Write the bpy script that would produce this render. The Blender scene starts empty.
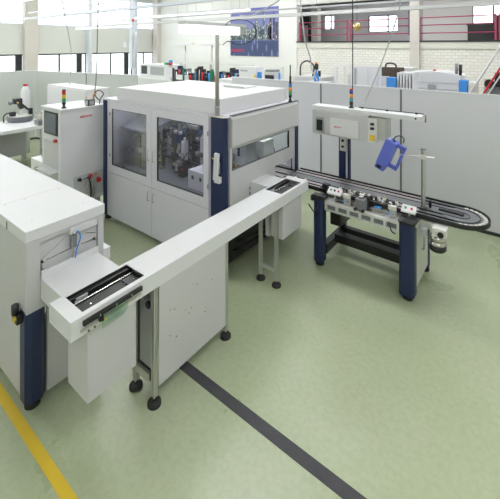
import bpy, bmesh, math, random
from mathutils import Vector, Matrix
random.seed(7)
S = bpy.context.scene
COL = S.collection
V = Vector

# ------------------------------------------------------------------ materials
def mat(name, col, rough=0.5, metal=0.0, emit=0.0, noise=0.0, nscale=6.0, coat=0.0, bump=0.0, spec=None):
    m = bpy.data.materials.new(name); m.use_nodes = True
    nt = m.node_tree; b = nt.nodes['Principled BSDF']
    c4 = (col[0], col[1], col[2], 1)
    b.inputs['Base Color'].default_value = c4
    b.inputs['Roughness'].default_value = rough
    b.inputs['Metallic'].default_value = metal
    if spec is not None: b.inputs['Specular IOR Level'].default_value = spec
    if coat: b.inputs['Coat Weight'].default_value = coat; b.inputs['Coat Roughness'].default_value = 0.12
    if emit:
        b.inputs['Emission Color'].default_value = c4
        b.inputs['Emission Strength'].default_value = emit
    if noise or bump:
        tc = nt.nodes.new('ShaderNodeTexCoord'); n = nt.nodes.new('ShaderNodeTexNoise')
        n.inputs['Scale'].default_value = nscale; n.inputs['Detail'].default_value = 5
        nt.links.new(tc.outputs['Object'], n.inputs['Vector'])
        if noise:
            mx = nt.nodes.new('ShaderNodeMix'); mx.data_type = 'RGBA'
            mx.inputs['A'].default_value = tuple(x*(1-noise) for x in col)+(1,)
            mx.inputs['B'].default_value = tuple(min(1, x*(1+noise)) for x in col)+(1,)
            nt.links.new(n.outputs['Fac'], mx.inputs['Factor'])
            nt.links.new(mx.outputs['Result'], b.inputs['Base Color'])
        if bump:
            bp = nt.nodes.new('ShaderNodeBump'); bp.inputs['Strength'].default_value = bump; bp.inputs['Distance'].default_value = 0.01
            nt.links.new(n.outputs['Fac'], bp.inputs['Height']); nt.links.new(bp.outputs['Normal'], b.inputs['Normal'])
    return m

WHITE = mat('white_powder_coat', (0.735, 0.735, 0.755), 0.42, noise=0.012, nscale=3)
GREYW = mat('grey_white_sheet', (0.575, 0.575, 0.582), 0.45, noise=0.015, nscale=3)
LAV   = mat('cool_white_sheet', (0.715, 0.705, 0.765), 0.4, noise=0.012, nscale=3)
PART  = mat('partition_panel', (0.65, 0.65, 0.685), 0.3, noise=0.02, nscale=1.2)
PARTG = mat('partition_panel_green', (0.585, 0.615, 0.595), 0.25, noise=0.03, nscale=1.0)
NAVY  = mat('navy_paint', (0.010, 0.021, 0.078), 0.4, noise=0.05, nscale=5)
BLACK = mat('black_plastic', (0.013, 0.013, 0.015), 0.4, noise=0.1)
DARK  = mat('dark_steel', (0.045, 0.045, 0.05), 0.35, metal=0.4, noise=0.15, nscale=20)
RUB   = mat('black_rubber', (0.02, 0.02, 0.02), 0.7, noise=0.15, nscale=30)
ALU   = mat('aluminium_profile', (0.60, 0.60, 0.57), 0.35, metal=0.75, noise=0.03, nscale=8)
ALUL  = mat('pale_aluminium', (0.74, 0.74, 0.72), 0.35, metal=0.4, noise=0.04, nscale=10)
STEEL = mat('bright_steel', (0.62, 0.60, 0.58), 0.22, metal=0.95, noise=0.08, nscale=30)
TRACK = mat('track_plate', (0.46, 0.43, 0.44), 0.35, metal=0.35, noise=0.12, nscale=25)
BLUEP = mat('blue_plastic', (0.12, 0.16, 0.62), 0.35, noise=0.06, nscale=10)
BLUEL = mat('light_blue_plastic', (0.05, 0.27, 0.70), 0.4, noise=0.05)
RED   = mat('red_plastic', (0.62, 0.02, 0.03), 0.35, noise=0.03)
GREEN = mat('green_plastic', (0.02, 0.32, 0.12), 0.35, noise=0.03)
DGREEN= mat('dark_green_paint', (0.02, 0.16, 0.09), 0.4, noise=0.05)
YEL   = mat('yellow_plastic', (0.80, 0.55, 0.03), 0.4, noise=0.03)
AMB   = mat('amber_lens', (0.85, 0.30, 0.02), 0.3, noise=0.03)
ORANGE= mat('orange_cable', (0.75, 0.27, 0.05), 0.5, noise=0.05)
CREAM = mat('cream_paint', (0.69, 0.68, 0.63), 0.5, noise=0.03)
BEIGE = mat('beige_column', (0.60, 0.56, 0.53), 0.7, noise=0.04)
MAROON= mat('maroon_rail_paint', (0.42, 0.04, 0.11), 0.4, noise=0.05)
BROWN = mat('brown_box', (0.07, 0.05, 0.035), 0.6, noise=0.1)
SCREEN= mat('screen_glass', (0.10, 0.12, 0.15), 0.12, noise=0.1, coat=0.5)
LOGO  = mat('logo_red', (0.60, 0.03, 0.06), 0.4, noise=0.02)
GREYBOX = mat('grey_plastic', (0.40, 0.41, 0.42), 0.45, noise=0.05)
MIDG  = mat('mid_grey_steel', (0.22, 0.23, 0.25), 0.4, metal=0.3, noise=0.12, nscale=15)
TAPEK = mat('charcoal_tape', (0.055, 0.053, 0.062), 0.6, noise=0.25, nscale=12)
TAPEY = mat('yellow_tape', (0.72, 0.50, 0.035), 0.5, noise=0.08, nscale=8)
WALLM = mat('white_wall_paint', (0.77, 0.765, 0.755), 0.8, noise=0.015, nscale=0.8)
SIDING= mat('siding_panel', (0.66, 0.66, 0.64), 0.6, noise=0.02, nscale=0.8)
CEIL  = mat('ceiling_paint', (0.80, 0.80, 0.79), 0.8, noise=0.02, nscale=0.7)
LAMP  = mat('lamp_diffuser', (0.99, 0.99, 1.0), 0.4, emit=0.9)
ILAMP = mat('machine_lamp_tube', (0.95, 0.97, 1.0), 0.4, emit=26.0)
GFILL = mat('gallery_fill_glow', (1.0, 0.985, 0.97), 0.4, emit=14.0)  # glow of the fill lights added in the gallery
POSTG = mat('partition_post_grey', (0.16, 0.17, 0.16), 0.5, metal=0.3, noise=0.05)
CLAMP = mat('ceiling_lamp_diffuser', (0.97, 0.975, 1.0), 0.4, emit=19.5)
TRAYM = mat('pale_blue_tray', (0.66, 0.69, 0.76), 0.4, metal=0.2, noise=0.03)
BRASS = mat('brass', (0.55, 0.40, 0.20), 0.25, metal=0.9, noise=0.05)
CLEARG= mat('clear_guard', (0.55, 0.68, 0.58), 0.15, noise=0.02)

def glass(name, tint, amount, rough=0.03, ior=1.45):
    m = bpy.data.materials.new(name); m.use_nodes = True; nt = m.node_tree; nt.nodes.clear()
    o = nt.nodes.new('ShaderNodeOutputMaterial'); t = nt.nodes.new('ShaderNodeBsdfTransparent'); g = nt.nodes.new('ShaderNodeBsdfGlossy')
    t.inputs['Color'].default_value = tint+(1,); g.inputs['Roughness'].default_value = rough
    lw = nt.nodes.new('ShaderNodeLayerWeight'); lw.inputs['Blend'].default_value = 0.5
    fr = nt.nodes.new('ShaderNodeMath'); fr.operation = 'POWER'; fr.inputs[1].default_value = 4.0; nt.links.new(lw.outputs['Facing'], fr.inputs[0])
    ad = nt.nodes.new('ShaderNodeMath'); ad.operation = 'ADD'; ad.inputs[1].default_value = amount; ad.use_clamp = True
    mx = nt.nodes.new('ShaderNodeMixShader')
    nt.links.new(fr.outputs[0], ad.inputs[0]); nt.links.new(ad.outputs[0], mx.inputs[0])
    nt.links.new(t.outputs[0], mx.inputs[1]); nt.links.new(g.outputs[0], mx.inputs[2]); nt.links.new(mx.outputs[0], o.inputs[0])
    return m
SMOKE = glass('smoked_window', (0.88, 0.88, 0.91), 0.05)
PANE  = glass('clear_pane', (0.93, 0.95, 0.95), 0.0)
CLEARG = glass('clear_guard_plate', (0.84, 0.93, 0.87), 0.06)

def floor_mat():
    m = bpy.data.materials.new('green_epoxy_floor'); m.use_nodes = True; nt = m.node_tree; b = nt.nodes['Principled BSDF']
    tc = nt.nodes.new('ShaderNodeTexCoord')
    n = nt.nodes.new('ShaderNodeTexNoise'); n.inputs['Scale'].default_value = 0.9; n.inputs['Detail'].default_value = 6
    n2 = nt.nodes.new('ShaderNodeTexNoise'); n2.inputs['Scale'].default_value = 22; n2.inputs['Detail'].default_value = 6
    r = nt.nodes.new('ShaderNodeValToRGB')
    r.color_ramp.elements[0].position = 0.3; r.color_ramp.elements[0].color = (0.385, 0.440, 0.277, 1)
    r.color_ramp.elements[1].position = 0.7; r.color_ramp.elements[1].color = (0.45, 0.495, 0.335, 1)
    r2 = nt.nodes.new('ShaderNodeValToRGB')
    r2.color_ramp.elements[0].position = 0.33; r2.color_ramp.elements[0].color = (0.93, 0.93, 0.93, 1)
    r2.color_ramp.elements[1].position = 0.6; r2.color_ramp.elements[1].color = (1.02, 1.02, 1.02, 1)
    mx = nt.nodes.new('ShaderNodeMix'); mx.data_type = 'RGBA'; mx.blend_type = 'MULTIPLY'; mx.inputs['Factor'].default_value = 1
    for a in (n, n2): nt.links.new(tc.outputs['Object'], a.inputs['Vector'])
    nt.links.new(n.outputs['Fac'], r.inputs['Fac']); nt.links.new(n2.outputs['Fac'], r2.inputs['Fac'])
    nt.links.new(r.outputs['Color'], mx.inputs['A']); nt.links.new(r2.outputs['Color'], mx.inputs['B'])
    nt.links.new(mx.outputs['Result'], b.inputs['Base Color'])
    mr = nt.nodes.new('ShaderNodeMapRange'); mr.inputs['To Min'].default_value = 0.2; mr.inputs['To Max'].default_value = 0.4
    nt.links.new(n.outputs['Fac'], mr.inputs['Value']); nt.links.new(mr.outputs['Result'], b.inputs['Roughness'])
    bp = nt.nodes.new('ShaderNodeBump'); bp.inputs['Strength'].default_value = 0.05; bp.inputs['Distance'].default_value = 0.01
    nt.links.new(n2.outputs['Fac'], bp.inputs['Height']); nt.links.new(bp.outputs['Normal'], b.inputs['Normal'])
    b.inputs['Specular IOR Level'].default_value = 0.6
    return m
FLOOR = floor_mat()

def brick_mat():
    m = bpy.data.materials.new('white_brick'); m.use_nodes = True; nt = m.node_tree; b = nt.nodes['Principled BSDF']
    tc = nt.nodes.new('ShaderNodeTexCoord'); sp = nt.nodes.new('ShaderNodeSeparateXYZ'); cb = nt.nodes.new('ShaderNodeCombineXYZ')
    br = nt.nodes.new('ShaderNodeTexBrick'); br.inputs['Scale'].default_value = 1.0
    br.inputs['Color1'].default_value = (0.82, 0.79, 0.77, 1); br.inputs['Color2'].default_value = (0.76, 0.735, 0.71, 1)
    br.inputs['Mortar'].default_value = (0.62, 0.59, 0.57, 1)
    br.inputs['Mortar Size'].default_value = 0.012; br.inputs['Mortar Smooth'].default_value = 0.3
    br.inputs['Brick Width'].default_value = 0.25; br.inputs['Row Height'].default_value = 0.118
    nt.links.new(tc.outputs['Object'], sp.inputs[0]); nt.links.new(sp.outputs['X'], cb.inputs['X']); nt.links.new(sp.outputs['Z'], cb.inputs['Y'])
    nt.links.new(cb.outputs[0], br.inputs['Vector']); nt.links.new(br.outputs['Color'], b.inputs['Base Color'])
    b.inputs['Roughness'].default_value = 0.75
    bp = nt.nodes.new('ShaderNodeBump'); bp.inputs['Strength'].default_value = 0.4; bp.inputs['Distance'].default_value = 0.01; bp.invert = True
    nt.links.new(br.outputs['Fac'], bp.inputs['Height']); nt.links.new(bp.outputs['Normal'], b.inputs['Normal'])
    return m
BRICK = brick_mat()

def lattice_mat(name, base, lit, sx, sz, thr):
    """procedural grid of lit cells for the printed night skyline"""
    m = bpy.data.materials.new(name); m.use_nodes = True; nt = m.node_tree; b = nt.nodes['Principled BSDF']
    tc = nt.nodes.new('ShaderNodeTexCoord'); mp = nt.nodes.new('ShaderNodeMapping'); mp.inputs['Scale'].default_value = (sx, 1, sz)
    vo = nt.nodes.new('ShaderNodeTexVoronoi'); vo.inputs['Scale'].default_value = 1
    r = nt.nodes.new('ShaderNodeValToRGB'); r.color_ramp.elements[0].position = thr; r.color_ramp.elements[0].color = lit+(1,)
    r.color_ramp.elements[1].position = thr+0.2; r.color_ramp.elements[1].color = base+(1,)
    nt.links.new(tc.outputs['Object'], mp.inputs['Vector']); nt.links.new(mp.outputs['Vector'], vo.inputs['Vector'])
    nt.links.new(vo.outputs['Distance'], r.inputs['Fac']); nt.links.new(r.outputs['Color'], b.inputs['Base Color']); b.inputs['Roughness'].default_value = 0.5
    return m

# ------------------------------------------------------------------ mesh builder
class MB:
    def __init__(s): s.bm = bmesh.new(); s.mats = []
    def _m(s, faces, m):
        if m is None: m = s.mats[0] if s.mats else WHITE
        if m not in s.mats: s.mats.append(m)
        i = s.mats.index(m)
        for f in faces: f.material_index = i
    def box(s, x0, x1, y0, y1, z0, z1, bev=0.0, m=None, rot=None, piv=None):
        vs = [s.bm.verts.new((x, y, z)) for x in (x0, x1) for y in (y0, y1) for z in (z0, z1)]
        idx = [(0,1,3,2),(4,6,7,5),(0,4,5,1),(2,3,7,6),(0,2,6,4),(1,5,7,3)]
        fs = [s.bm.faces.new([vs[i] for i in q]) for q in idx]
        s._m(fs, m)
        if bev:
            es = set(e for f in fs for e in f.edges)
            r = bmesh.ops.bevel(s.bm, geom=list(es), offset=bev, segments=2, profile=0.7, affect='EDGES')
            vs = [v for v in set(v for f in r['faces'] for v in f.verts)] if rot else vs
            if rot:
                seen = set(vs)
                for f in r['faces']:
                    for v in f.verts: seen.add(v)
                vs = list(seen)
        if rot:
            p = V(piv) if piv else V(((x0+x1)/2, (y0+y1)/2, (z0+z1)/2))
            bmesh.ops.rotate(s.bm, verts=[v for v in vs if v.is_valid], cent=p, matrix=rot)
        return s
    def ring(s, c, u, w, r, n): return [s.bm.verts.new(c+u*(math.cos(2*math.pi*i/n)*r)+w*(math.sin(2*math.pi*i/n)*r)) for i in range(n)]
    def cyl(s, p0, p1, r0, r1=None, n=20, m=None):
        r1 = r0 if r1 is None else r1
        return s.lathe(p0, p1, [(0, r0), (1, r1)], n, m)
    def lathe(s, p0, p1, prof, n=20, m=None):
        """prof: list of (t along p0-p1, radius)"""
        p0 = V(p0); p1 = V(p1); d = (p1-p0); dn = d.normalized()
        u = dn.orthogonal().normalized(); w = dn.cross(u); fs = []
        prev = None
        for t, r in prof:
            cur = s.ring(p0+d*t, u, w, max(r, 1e-4), n)
            if prev is None: fs.append(s.bm.faces.new(cur[::-1]))
            else:
                for i in range(n): fs.append(s.bm.faces.new((prev[i], prev[(i+1) % n], cur[(i+1) % n], cur[i])))
            prev = cur
        fs.append(s.bm.faces.new(prev)); 
        for f in fs[1:-1]: f.smooth = True
        s._m(fs, m); return s
    def tube(s, pts, r, n=8, m=None):
        pts = [V(p) for p in pts]; fs = []; prev = None; u = None
        for i, p in enumerate(pts):
            t = (pts[min(i+1, len(pts)-1)]-pts[max(i-1, 0)]).normalized()
            if u is None: u = t.orthogonal().normalized()
            u = (u-t*u.dot(t)).normalized(); w = t.cross(u)
            cur = s.ring(p, u, w, r, n)
            if prev is None: fs.append(s.bm.faces.new(cur[::-1]))
            else:
                for k in range(n):
                    f = s.bm.faces.new((prev[k], prev[(k+1) % n], cur[(k+1) % n], cur[k])); f.smooth = True; fs.append(f)
            prev = cur
        fs.append(s.bm.faces.new(prev)); s._m(fs, m); return s
    def prism(s, poly, z0, z1, m=None, axis='Z', bev=0.0):
        def P(a, b, c): return {'Z': (a, b, c), 'Y': (a, c, b), 'X': (c, a, b)}[axis]
        lo = [s.bm.verts.new(P(a, b, z0)) for a, b in poly]; hi = [s.bm.verts.new(P(a, b, z1)) for a, b in poly]
        n = len(poly); fs = [s.bm.faces.new(lo[::-1]), s.bm.faces.new(hi)]
        for i in range(n): fs.append(s.bm.faces.new((lo[i], lo[(i+1) % n], hi[(i+1) % n], hi[i])))
        s._m(fs, m)
        if bev: bmesh.ops.bevel(s.bm, geom=list(set(e for f in fs[:2] for e in f.edges)), offset=bev, segments=2, affect='EDGES')
        return s
    def frame(s, axis, x0, x1, y0, y1, z0, z1, h0, h1, k0, k1, m=None):
        """slab with a rectangular hole through it along axis"""
        if axis == 'Z':
            s.box(x0, h0, y0, y1, z0, z1, m=m); s.box(h1, x1, y0, y1, z0, z1, m=m); s.box(h0, h1, y0, k0, z0, z1, m=m); s.box(h0, h1, k1, y1, z0, z1, m=m)
        elif axis == 'Y':
            s.box(x0, h0, y0, y1, z0, z1, m=m); s.box(h1, x1, y0, y1, z0, z1, m=m); s.box(h0, h1, y0, y1, z0, k0, m=m); s.box(h0, h1, y0, y1, k1, z1, m=m)
        else:
            s.box(x0, x1, y0, h0, z0, z1, m=m); s.box(x0, x1, h1, y1, z0, z1, m=m); s.box(x0, x1, h0, h1, z0, k0, m=m); s.box(x0, x1, h0, h1, k1, z1, m=m)
        return s
    def ellipsoid(s, c, rx, ry, rz, n=20, k=12, m=None):
        r = bmesh.ops.create_uvsphere(s.bm, u_segments=n, v_segments=k, radius=1)
        for v in r['verts']: v.co = V((c[0]+v.co.x*rx, c[1]+v.co.y*ry, c[2]+v.co.z*rz))
        fs = set(f for v in r['verts'] for f in v.link_faces)
        for f in fs: f.smooth = True
        s._m(fs, m); return s
    def mesh(s, name, mt, O):
        bmesh.ops.recalc_face_normals(s.bm, faces=s.bm.faces[:])
        me = bpy.data.meshes.new(name)
        for v in s.bm.verts: v.co -= O
        s.bm.to_mesh(me); s.bm.free()
        if mt is not None:
            if s.mats and s.mats[0] is WHITE_DEFAULT: s.mats[0] = mt
        for q in s.mats: me.materials.append(q)
        return me
class _D: pass
WHITE_DEFAULT = _D()
def mb(m=None):
    b = MB(); b.mats = [m or WHITE]; return b
def cr(pts, k=6):
    """smooth a list of points"""
    pts = [V(p) for p in pts]; out = []
    for i in range(len(pts)-1):
        a = pts[max(i-1, 0)]; b = pts[i]; c = pts[i+1]; d = pts[min(i+2, len(pts)-1)]
        for j in range(k):
            t = j/k
            out.append(0.5*((2*b)+(c-a)*t+(2*a-5*b+4*c-d)*t*t+(3*b-a-3*c+d)*t**3))
    out.append(pts[-1]); return out
class Thing:
    def __init__(s, name, label, cat, loc, group=None):
        o = bpy.data.objects.new(name, None); COL.objects.link(o); o.location = loc; o.empty_display_size = 0.1
        o['label'] = label; o['category'] = cat
        if group: o['group'] = group
        s.o = o; s.O = V(loc)
    def part(s, name, b, parent=None, label=None, stuff=False):
        me = b.mesh(name, None, s.O); o = bpy.data.objects.new(name, me); COL.objects.link(o); o.parent = parent or s.o
        if label: o['label'] = label
        if stuff: o['kind'] = 'stuff'
        return o
def single(name, b, label, cat, loc, group=None):
    me = b.mesh(name, None, V(loc)); o = bpy.data.objects.new(name, me); COL.objects.link(o); o.location = loc
    o['label'] = label; o['category'] = cat
    if group: o['group'] = group
    return o
def struct(name, b, parent=None):
    me = b.mesh(name, None, V((0, 0, 0))); o = bpy.data.objects.new(name, me); COL.objects.link(o)
    if parent: o.parent = parent
    else: o['kind'] = 'structure'
    return o
def copy_tree(root, loc, label=None, rz=0):
    def cp(o, par):
        c = o.copy(); COL.objects.link(c); c.parent = par
        for ch in [x for x in kids.get(o.name, [])]: cp(ch, c)
        return c
    kids = {}
    for x in list(COL.objects):
        if x.parent: kids.setdefault(x.parent.name, []).append(x)
    r = cp(root, None); r.location = loc; r.rotation_euler.z = rz
    if label: r['label'] = label
    return r
def text_part(thing, name, txt, size, loc, rot, m, parent=None):
    cu = bpy.data.curves.new(name, 'FONT'); cu.body = txt; cu.size = size; cu.extrude = 0.001; cu.shear = 0.25; cu.offset = size*0.02
    t = bpy.data.objects.new(name+'_tmp', cu); COL.objects.link(t)
    bpy.context.view_layer.update()
    me = bpy.data.meshes.new_from_object(t.evaluated_get(bpy.context.evaluated_depsgraph_get()))
    me.materials.clear(); me.materials.append(m)
    bpy.data.objects.remove(t)
    M = Matrix.Translation(V(loc)-thing.O) @ rot.to_4x4(); me.transform(M)
    o = bpy.data.objects.new(name, me); COL.objects.link(o); o.parent = parent or thing.o
    return o
RX = lambda d: Matrix.Rotation(math.radians(d), 3, 'X')
RY = lambda d: Matrix.Rotation(math.radians(d), 3, 'Y')
RZ = lambda d: Matrix.Rotation(math.radians(d), 3, 'Z')
FACE_MY = RX(90)                 # text facing -Y, reading towards +X
FACE_PX = RZ(90) @ RX(90)        # text facing +X, reading towards +Y

# ------------------------------------------------------------------ camera
cam = bpy.data.cameras.new('camera'); co = bpy.data.objects.new('camera', cam); COL.objects.link(co)
cam.sensor_fit = 'HORIZONTAL'; cam.sensor_width = 36; cam.lens = 367/500*36
cam.shift_y = -(249.5-45)/500.0; cam.clip_end = 200; cam.clip_start = 0.05
co.location = (0, 0, 3.0); co.rotation_euler = (math.radians(90), 0, math.atan(283/367))
S.camera = co

# ------------------------------------------------------------------ room shell
XL, XR, YB, YF, ZC = -20.6, 9.0, 16.0, -5.0, 6.3
struct('floor', mb(FLOOR).box(XL-0.3, XR+0.3, YF-0.3, YB+4.3, -0.2, 0.0))
struct('ceiling', mb(CEIL).box(XL-0.3, XR+0.3, YF-0.3, YB+4.3, ZC, ZC+0.2))
struct('wall_right', mb(WALLM).box(XR, XR+0.3, YF, YB+4, 0, ZC))
struct('wall_front', mb(WALLM).box(XL-0.3, XR+0.3, YF-0.3, YF, 0, ZC))
# left wall: sill, siding, clerestory opening, header; built with window openings
w = mb(SIDING)
w.box(XL-0.3, XL, YF, YB, 0, 0.9); w.box(XL-0.3, XL, YF, YB, 2.53, 4.02); w.box(XL-0.3, XL, YF, YB, 5.9, ZC)
for z in (2.9, 3.27, 3.65): w.box(XL, XL+0.012, YF, YB, z, z+0.04)
struct('wall_left', w)
COLS = [(-1.2, 'a'), (3.4, 'a'), (8.05, 'a'), (11.2, 'b'), (14.3, 'c')]
WCOL = mb(BEIGE)
k = 0
for y, t in COLS:
    k += 1
    wd = 0.62 if t == 'a' else 0.2
    struct('trim_%d' % k, mb(BEIGE if t == 'a' else TRAYM).box(XL-0.05, XL+0.3, y-wd/2, y+wd/2, 0, ZC, 0.01))
ys = [YF]+[c[0] for c in COLS]+[YB]
n = 0
for i in range(len(ys)-1):
    a, b = ys[i], ys[i+1]
    n += 1
    fr = mb(DARK)
    fr.frame('X', XL-0.2, XL-0.1, a, b, 0.9, 2.53, a+0.1, b-0.1, 0.98, 2.45)
    mid = (a+b)/2
    fr.box(XL-0.2, XL-0.1, mid-0.035, mid+0.035, 0.98, 2.45)
    fr.box(XL-0.2, XL-0.1, b-0.6, b-0.3, 0.98, 2.45) if i in (2, 3, 4) else None
    f = struct('window_%d' % n, fr)
    pn = struct('window_pane', mb(PANE).box(XL-0.16, XL-0.15, a+0.1, b-0.1, 0.98, 2.45), f)
    n += 1
    fr = mb(TRAYM); fr.frame('X', XL-0.2, XL-0.1, a, b, 4.02, 5.9, a+0.08, b-0.08, 4.1, 5.82)
    f = struct('window_%d' % n, fr)
    struct('window_pane', mb(PANE).box(XL-0.16, XL-0.15, a+0.08, b-0.08, 4.1, 5.82), f)

# back wall: solid white to the left, brick below the gallery to the right
struct('wall_back', mb(WALLM).box(XL-0.3, -9.35, YB, YB+0.3, 0, ZC))
struct('wall_brick', mb(BRICK).box(-9.35, XR, YB, YB+0.3, 0, 2.86))
struct('trim_10', mb(CREAM).box(-9.35, XR, YB-0.06, YB+0.3, 2.86, 3.12))
struct('trim_11', mb(DARK).box(-9.35, XR, YB-0.1, YB+0.3, 3.12, 3.18))
struct('trim_12', mb(WALLM).box(-9.35, XR, YB, YB+0.3, 5.0, ZC))
struct('trim_13', mb(BEIGE).box(-3.98, -3.62, YB-0.18, YB+0.3, 0, ZC))
struct('trim_14', mb(BEIGE).box(-20.45, -19.95, YB-0.3, YB+0.0, 0, ZC))
struct('trim_15', mb(WALLM).box(-10.4, -9.35, YB-0.06, YB, 0, ZC))
struct('floor_gallery', mb(GREYW).box(-12.5, XR, YB+0.3, YB+4, 3.0, 3.15))
gw = mb(mat('gallery_wall', (0.46, 0.46, 0.48), 0.8, noise=0.04, nscale=0.7))
YG = YB+4
# gallery rear wall with window openings
def wall_with_windows(b, x0, x1, y0, y1, z0, z1, holes, m=None):
    xs = x0
    for hx0, hx1, hz0, hz1 in holes:
        b.box(xs, hx0, y0, y1, z0, z1, m=m); b.box(hx0, hx1, y0, y1, z0, hz0, m=m); b.box(hx0, hx1, y0, y1, hz1, z1, m=m); xs = hx1
    b.box(xs, x1, y0, y1, z0, z1, m=m)
GH = [(-9.9, -9.2, 3.9, 4.75), (-7.2, -5.6, 3.7, 4.6), (-5.1, -4.6, 3.5, 5.0)]
wall_with_windows(gw, -12.5, -4.4, YG, YG+0.3, 2.8, ZC, GH)
struct('wall_gallery', gw)
g2 = mb(WALLM); wall_with_windows(g2, -4.4, XR+0.3, YG, YG+0.3, 2.8, ZC, [(-2.25, -1.0, 3.15, 4.9), (1.6, 3.4, 3.15, 4.9)])
struct('wall_gallery_white', g2)
struct('wall_gallery_side', mb(GREYBOX).box(-12.6, -12.5, YB+0.3, YG, 0, ZC))
struct('trim_16', mb(CREAM).box(-9.85, -9.45, YG-1.6, YG-1.2, 3.15, ZC))
struct('trim_17', mb(DARK).box(-9.3, XR, YG-2.2, YG-1.9, 5.0, 5.35))
n = 20
for hx0, hx1, hz0, hz1 in GH+[(-2.25, -1.0, 3.15, 4.9)]:
    n += 1
    fr = mb(DARK); mz = hx0+(hx1-hx0)*0.66
    fr.frame('Y', hx0, hx1, YG+0.05, YG+0.12, hz0, hz1, hx0+0.04, hx1-0.04, hz0+0.04, hz1-0.04); fr.box(mz-0.03, mz+0.03, YG+0.05, YG+0.12, hz0, hz1)
    f = struct('window_%d' % n, fr); struct('window_pane', mb(PANE).box(hx0+0.04, hx1-0.04, YG+0.08, YG+0.09, hz0+0.04, hz1-0.04), f)
# gallery railings: three bays
for x0, x1, lab in [(-9.22, -6.74, 'maroon gallery railing bay at left end beside the poster wall'), (-6.56, -3.98, 'maroon gallery railing bay in the middle behind the hanging globe'),
                    (-3.62, -1.08, 'maroon gallery railing bay right of the beige column'), (-0.95, 3.0, 'maroon gallery railing bay cut off by the right photo edge')]:
    T = Thing('gallery_railing', lab, 'railing', ((x0+x1)/2, YB+0.05, 3.18), 'maroon gallery railings')
    for x in (x0, x1): T.part('post', mb(MAROON).box(x-0.03, x+0.03, YB+0.02, YB+0.08, 3.18, 4.14, 0.004))
    for z in (3.48, 3.80, 4.10): T.part('rail', mb(MAROON).tube([(x0, YB+0.05, z), (x1, YB+0.05, z)], 0.022))
# furniture glimpsed in the gallery
T = Thing('office_desk', 'dark desk under the bright gallery window at right', 'desk', (-1.6, 18.9, 3.15))
T.part('top', mb(DARK).box(-2.3, -0.9, 18.5, 19.3, 3.85, 3.9)); T.part('front_panel', mb(DARK).box(-2.25, -0.95, 18.55, 18.6, 3.15, 3.85))
for x in (-2.27, -0.97): T.part('side_panel', mb(DARK).box(x, x+0.04, 18.55, 19.25, 3.15, 3.85))
T = Thing('office_chair', 'dark high-backed office chair behind the gallery railing', 'chair', (-1.05, 18.2, 3.15))
T.part('seat', mb(BLACK).box(-1.3, -0.8, 18.0, 18.45, 3.58, 3.66, 0.02)); T.part('backrest', mb(BLACK).box(-1.28, -0.82, 18.42, 18.48, 3.66, 4.25, 0.02))
T.part('base', mb(BLACK).cyl((-1.05, 18.22, 3.18), (-1.05, 18.22, 3.58), 0.03).cyl((-1.05, 18.22, 3.15), (-1.05, 18.22, 3.19), 0.28))
T = Thing('filing_cabinet', 'dark filing shelf at the left end of the gallery', 'cabinet', (-10.3, 18.5, 3.15))
T.part('body', mb(DARK).box(-10.7, -9.95, 18.3, 18.9, 3.15, 4.6)); T.part('door', mb(GREYBOX).box(-10.65, -10.35, 18.28, 18.3, 3.2, 4.1)); T.part('door', mb(GREYBOX).box(-10.3, -10.0, 18.28, 18.3, 3.2, 4.1))

# floor tapes
single('floor_tape', mb(TAPEK).box(-2.62, 4.5, 2.295, 2.392, 0.0005, 0.003), 'charcoal floor marking tape running out from under the long conveyor', 'tape', (-2.6, 2.34, 0))
single('floor_tape', mb(TAPEY).box(-9.0, 3.0, 1.155, 1.228, 0.0005, 0.003), 'yellow floor marking tape in front of the white cabinet', 'tape', (-2.6, 1.19, 0))

# ------------------------------------------------------------------ shared small builders
def foot(b_list, T, x, y, r=0.045, h=0.03, ztop=0.14, parent=None):
    f = mb(RUB).lathe((x, y, 0), (x, y, h), [(0, r), (0.55, r), (1, r*0.6)], 24)
    f.cyl((x, y, h), (x, y, ztop), 0.010, n=10, m=STEEL)
    return T.part('foot', f, parent)
def prof(x, y, z0, z1, w=0.04, m=ALU):
    """slotted aluminium extrusion upright"""
    h = w/2; s_ = w*0.13; d = w*0.2
    P = [(-h,-h),(-s_,-h),(-s_,-h+d),(s_,-h+d),(s_,-h),(h,-h),(h,-s_),(h-d,-s_),(h-d,s_),(h,s_),(h,h),(s_,h),(s_,h-d),(-s_,h-d),(-s_,h),(-h,h),(-h,s_),(-h+d,s_),(-h+d,-s_),(-h,-s_)]
    return mb(m).prism([(x+a, y+b) for a, b in P], z0, z1)
def chpost(x0, x1, y0, y1, z0, z1, c=0.035, m=NAVY):
    P = [(x0+c, y0), (x1-c, y0), (x1, y0+c), (x1, y1-c), (x1-c, y1), (x0+c, y1), (x0, y1-c), (x0, y0+c)]
    return mb(m).prism(P, z0, z1)
def stack_light(label, x, y, z, lenses, r=0.022, hl=0.055, base=0.05, top=None, pole=0.0):
    T = Thing('stack_light', label, 'signal light', (x, y, z))
    b = mb(BLACK).lathe((x, y, z), (x, y, z+base), [(0, r*1.5), (0.2, r*1.5), (0.25, r*0.9), (1, r)], 16)
    if pole: b.cyl((x, y, z+base), (x, y, z+base+pole), r*0.6, n=12)
    T.part('base', b)
    zz = z+base+pole
    T.part('housing', mb(BLACK).cyl((x, y, zz), (x, y, zz+0.035), r, n=16)); zz += 0.035
    for m_ in lenses:
        T.part('lens', mb(m_).lathe((x, y, zz), (x, y, zz+hl), [(0, r), (0.92, r), (0.93, r*0.9), (1, r*0.9)], 16)); zz += hl
    T.part('cap', mb(top or BLACK).lathe((x, y, zz), (x, y, zz+0.02), [(0, r), (0.5, r), (1, r*0.5)], 16))
    return T

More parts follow.
